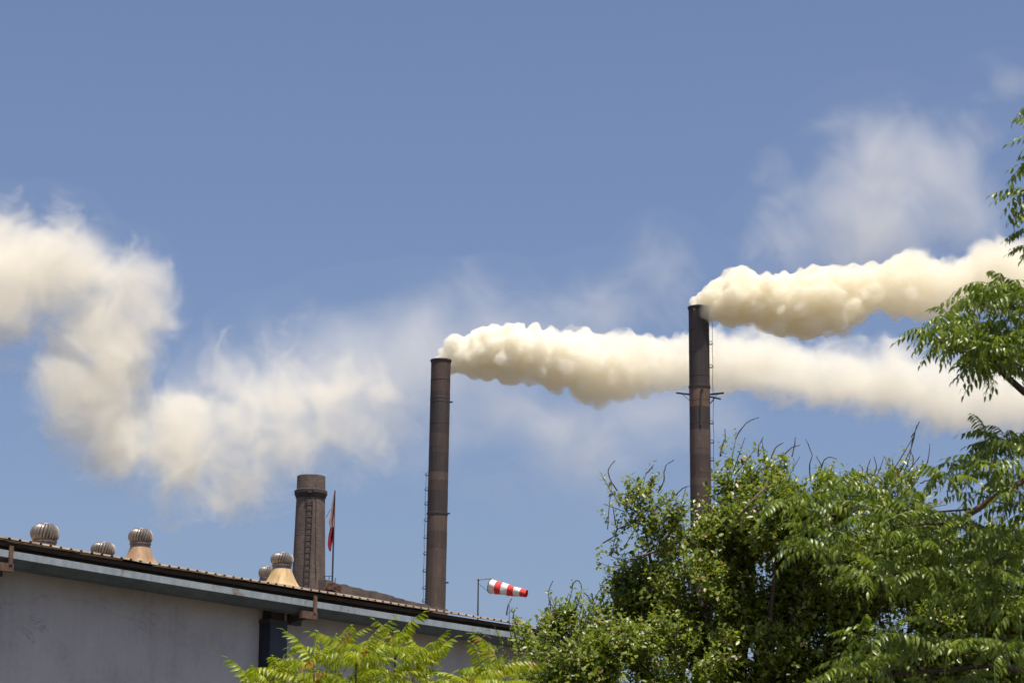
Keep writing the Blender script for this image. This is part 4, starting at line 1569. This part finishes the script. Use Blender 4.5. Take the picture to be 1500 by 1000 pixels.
# fronds hanging in along the right edge, from twigs just outside the frame
for px, py, n in ((1538, 140, 4), (1535, 198, 4), (1524, 240, 6), (1512, 282, 4), (1530, 300, 5), (1520, 335, 4), (1528, 365, 5), (1560, 250, 6), (1570, 350, 6), (1575, 180, 5)):
    node = P(px, py, YN + random.uniform(-0.2, 0.2))
    nframes += rosette(node, n, -20, 25, 1.0, sector=(R(120), R(240)))
    stems.tube([node + Vector((0.35, 0.1, -0.05)), node], [0.01, 0.005], 4, False)
tag(stems.build('twigs', M['twig_green'], neem), kind='stuff')
nvar = [frond(0.30, 6, 0.070, 1.18, 0.46, 1.0, 0.40, 21), frond(0.27, 5, 0.072, 1.15, 0.60, 1.25, 0.35, 22), frond(0.33, 7, 0.068, 1.1, 0.40, 0.85, 0.45, 23), frond(0.25, 5, 0.066, 1.25, 0.66, 1.4, 0.3, 24), frond(0.30, 6, 0.074, 1.08, 0.52, 1.1, 0.5, 25), frond(0.34, 7, 0.075, 1.12, 0.30, 0.9, 0.35, 26), frond(0.22, 4, 0.064, 1.3, 0.7, 1.3, 0.4, 27), frond(0.29, 6, 0.062, 1.1, 0.55, 1.5, 0.3, 28)]
set_fronds(neem, nvar, nframes, M['leaf_neem'])

# ---- bright young trees with feathery leaves along the foot of the wall
YL = 20.0
lvar = [frond(0.40, 11, 0.082, 0.95, 0.30, 0.95, 0.12, 31, True), frond(0.44, 12, 0.080, 0.9, 0.42, 1.1, 0.10, 32, True), frond(0.34, 9, 0.080, 1.0, 0.22, 0.85, 0.15, 33, True), frond(0.38, 10, 0.086, 0.95, 0.5, 1.2, 0.10, 34, True), frond(0.43, 11, 0.074, 0.9, 0.36, 1.4, 0.14, 35, True), frond(0.30, 8, 0.078, 1.05, 0.28, 1.0, 0.2, 36, True)]


def sapling(px_c, nodes, label):
    b = P(px_c, 1000, YL)
    t = empty('sapling', (b.x, b.y, 0), label, 'sapling', 'bright feathery-leaved saplings before the wall')
    frames = []
    for x, y, n in nodes:
        node = P(x, y, YL + random.uniform(-0.5, 0.5))
        foot = Vector((b.x + (node.x - b.x) * 0.55, b.y, 0))
        mb = MB()
        low = node - Vector(((node.x - b.x) * 0.1, 0, 0.9))
        mb.tube([foot, foot.lerp(low, 0.6), low, node], [0.028, 0.022, 0.014, 0.007], 7)
        mb.build('stem', M['bark_dark'], t, True)
        frames += rosette(node, n, 2, 62, 1.0)
        for k in range(3):
            nd = node.lerp(low, 0.22 + 0.26 * k)
            frames += rosette(nd, n - 3, -8, 36, 1.0)
    set_fronds(t, lvar, frames, M['leaf_lime'], 280)


sapling(510, [(376, 1016, 4), (400, 1002, 6), (430, 990, 6), (460, 975, 7), (492, 965, 7), (522, 972, 6), (550, 964, 7), (580, 950, 8), (606, 965, 7), (626, 978, 7), (560, 1005, 6), (500, 1010, 6), (608, 1008, 6)],
        'bright yellow-green sapling with feathery leaves beside the dark column')
sapling(715, [(685, 1002, 7), (712, 995, 7), (735, 1000, 7), (732, 985, 4)], 'small yellow-green sapling under the warehouse end, tucked against the dark bush')
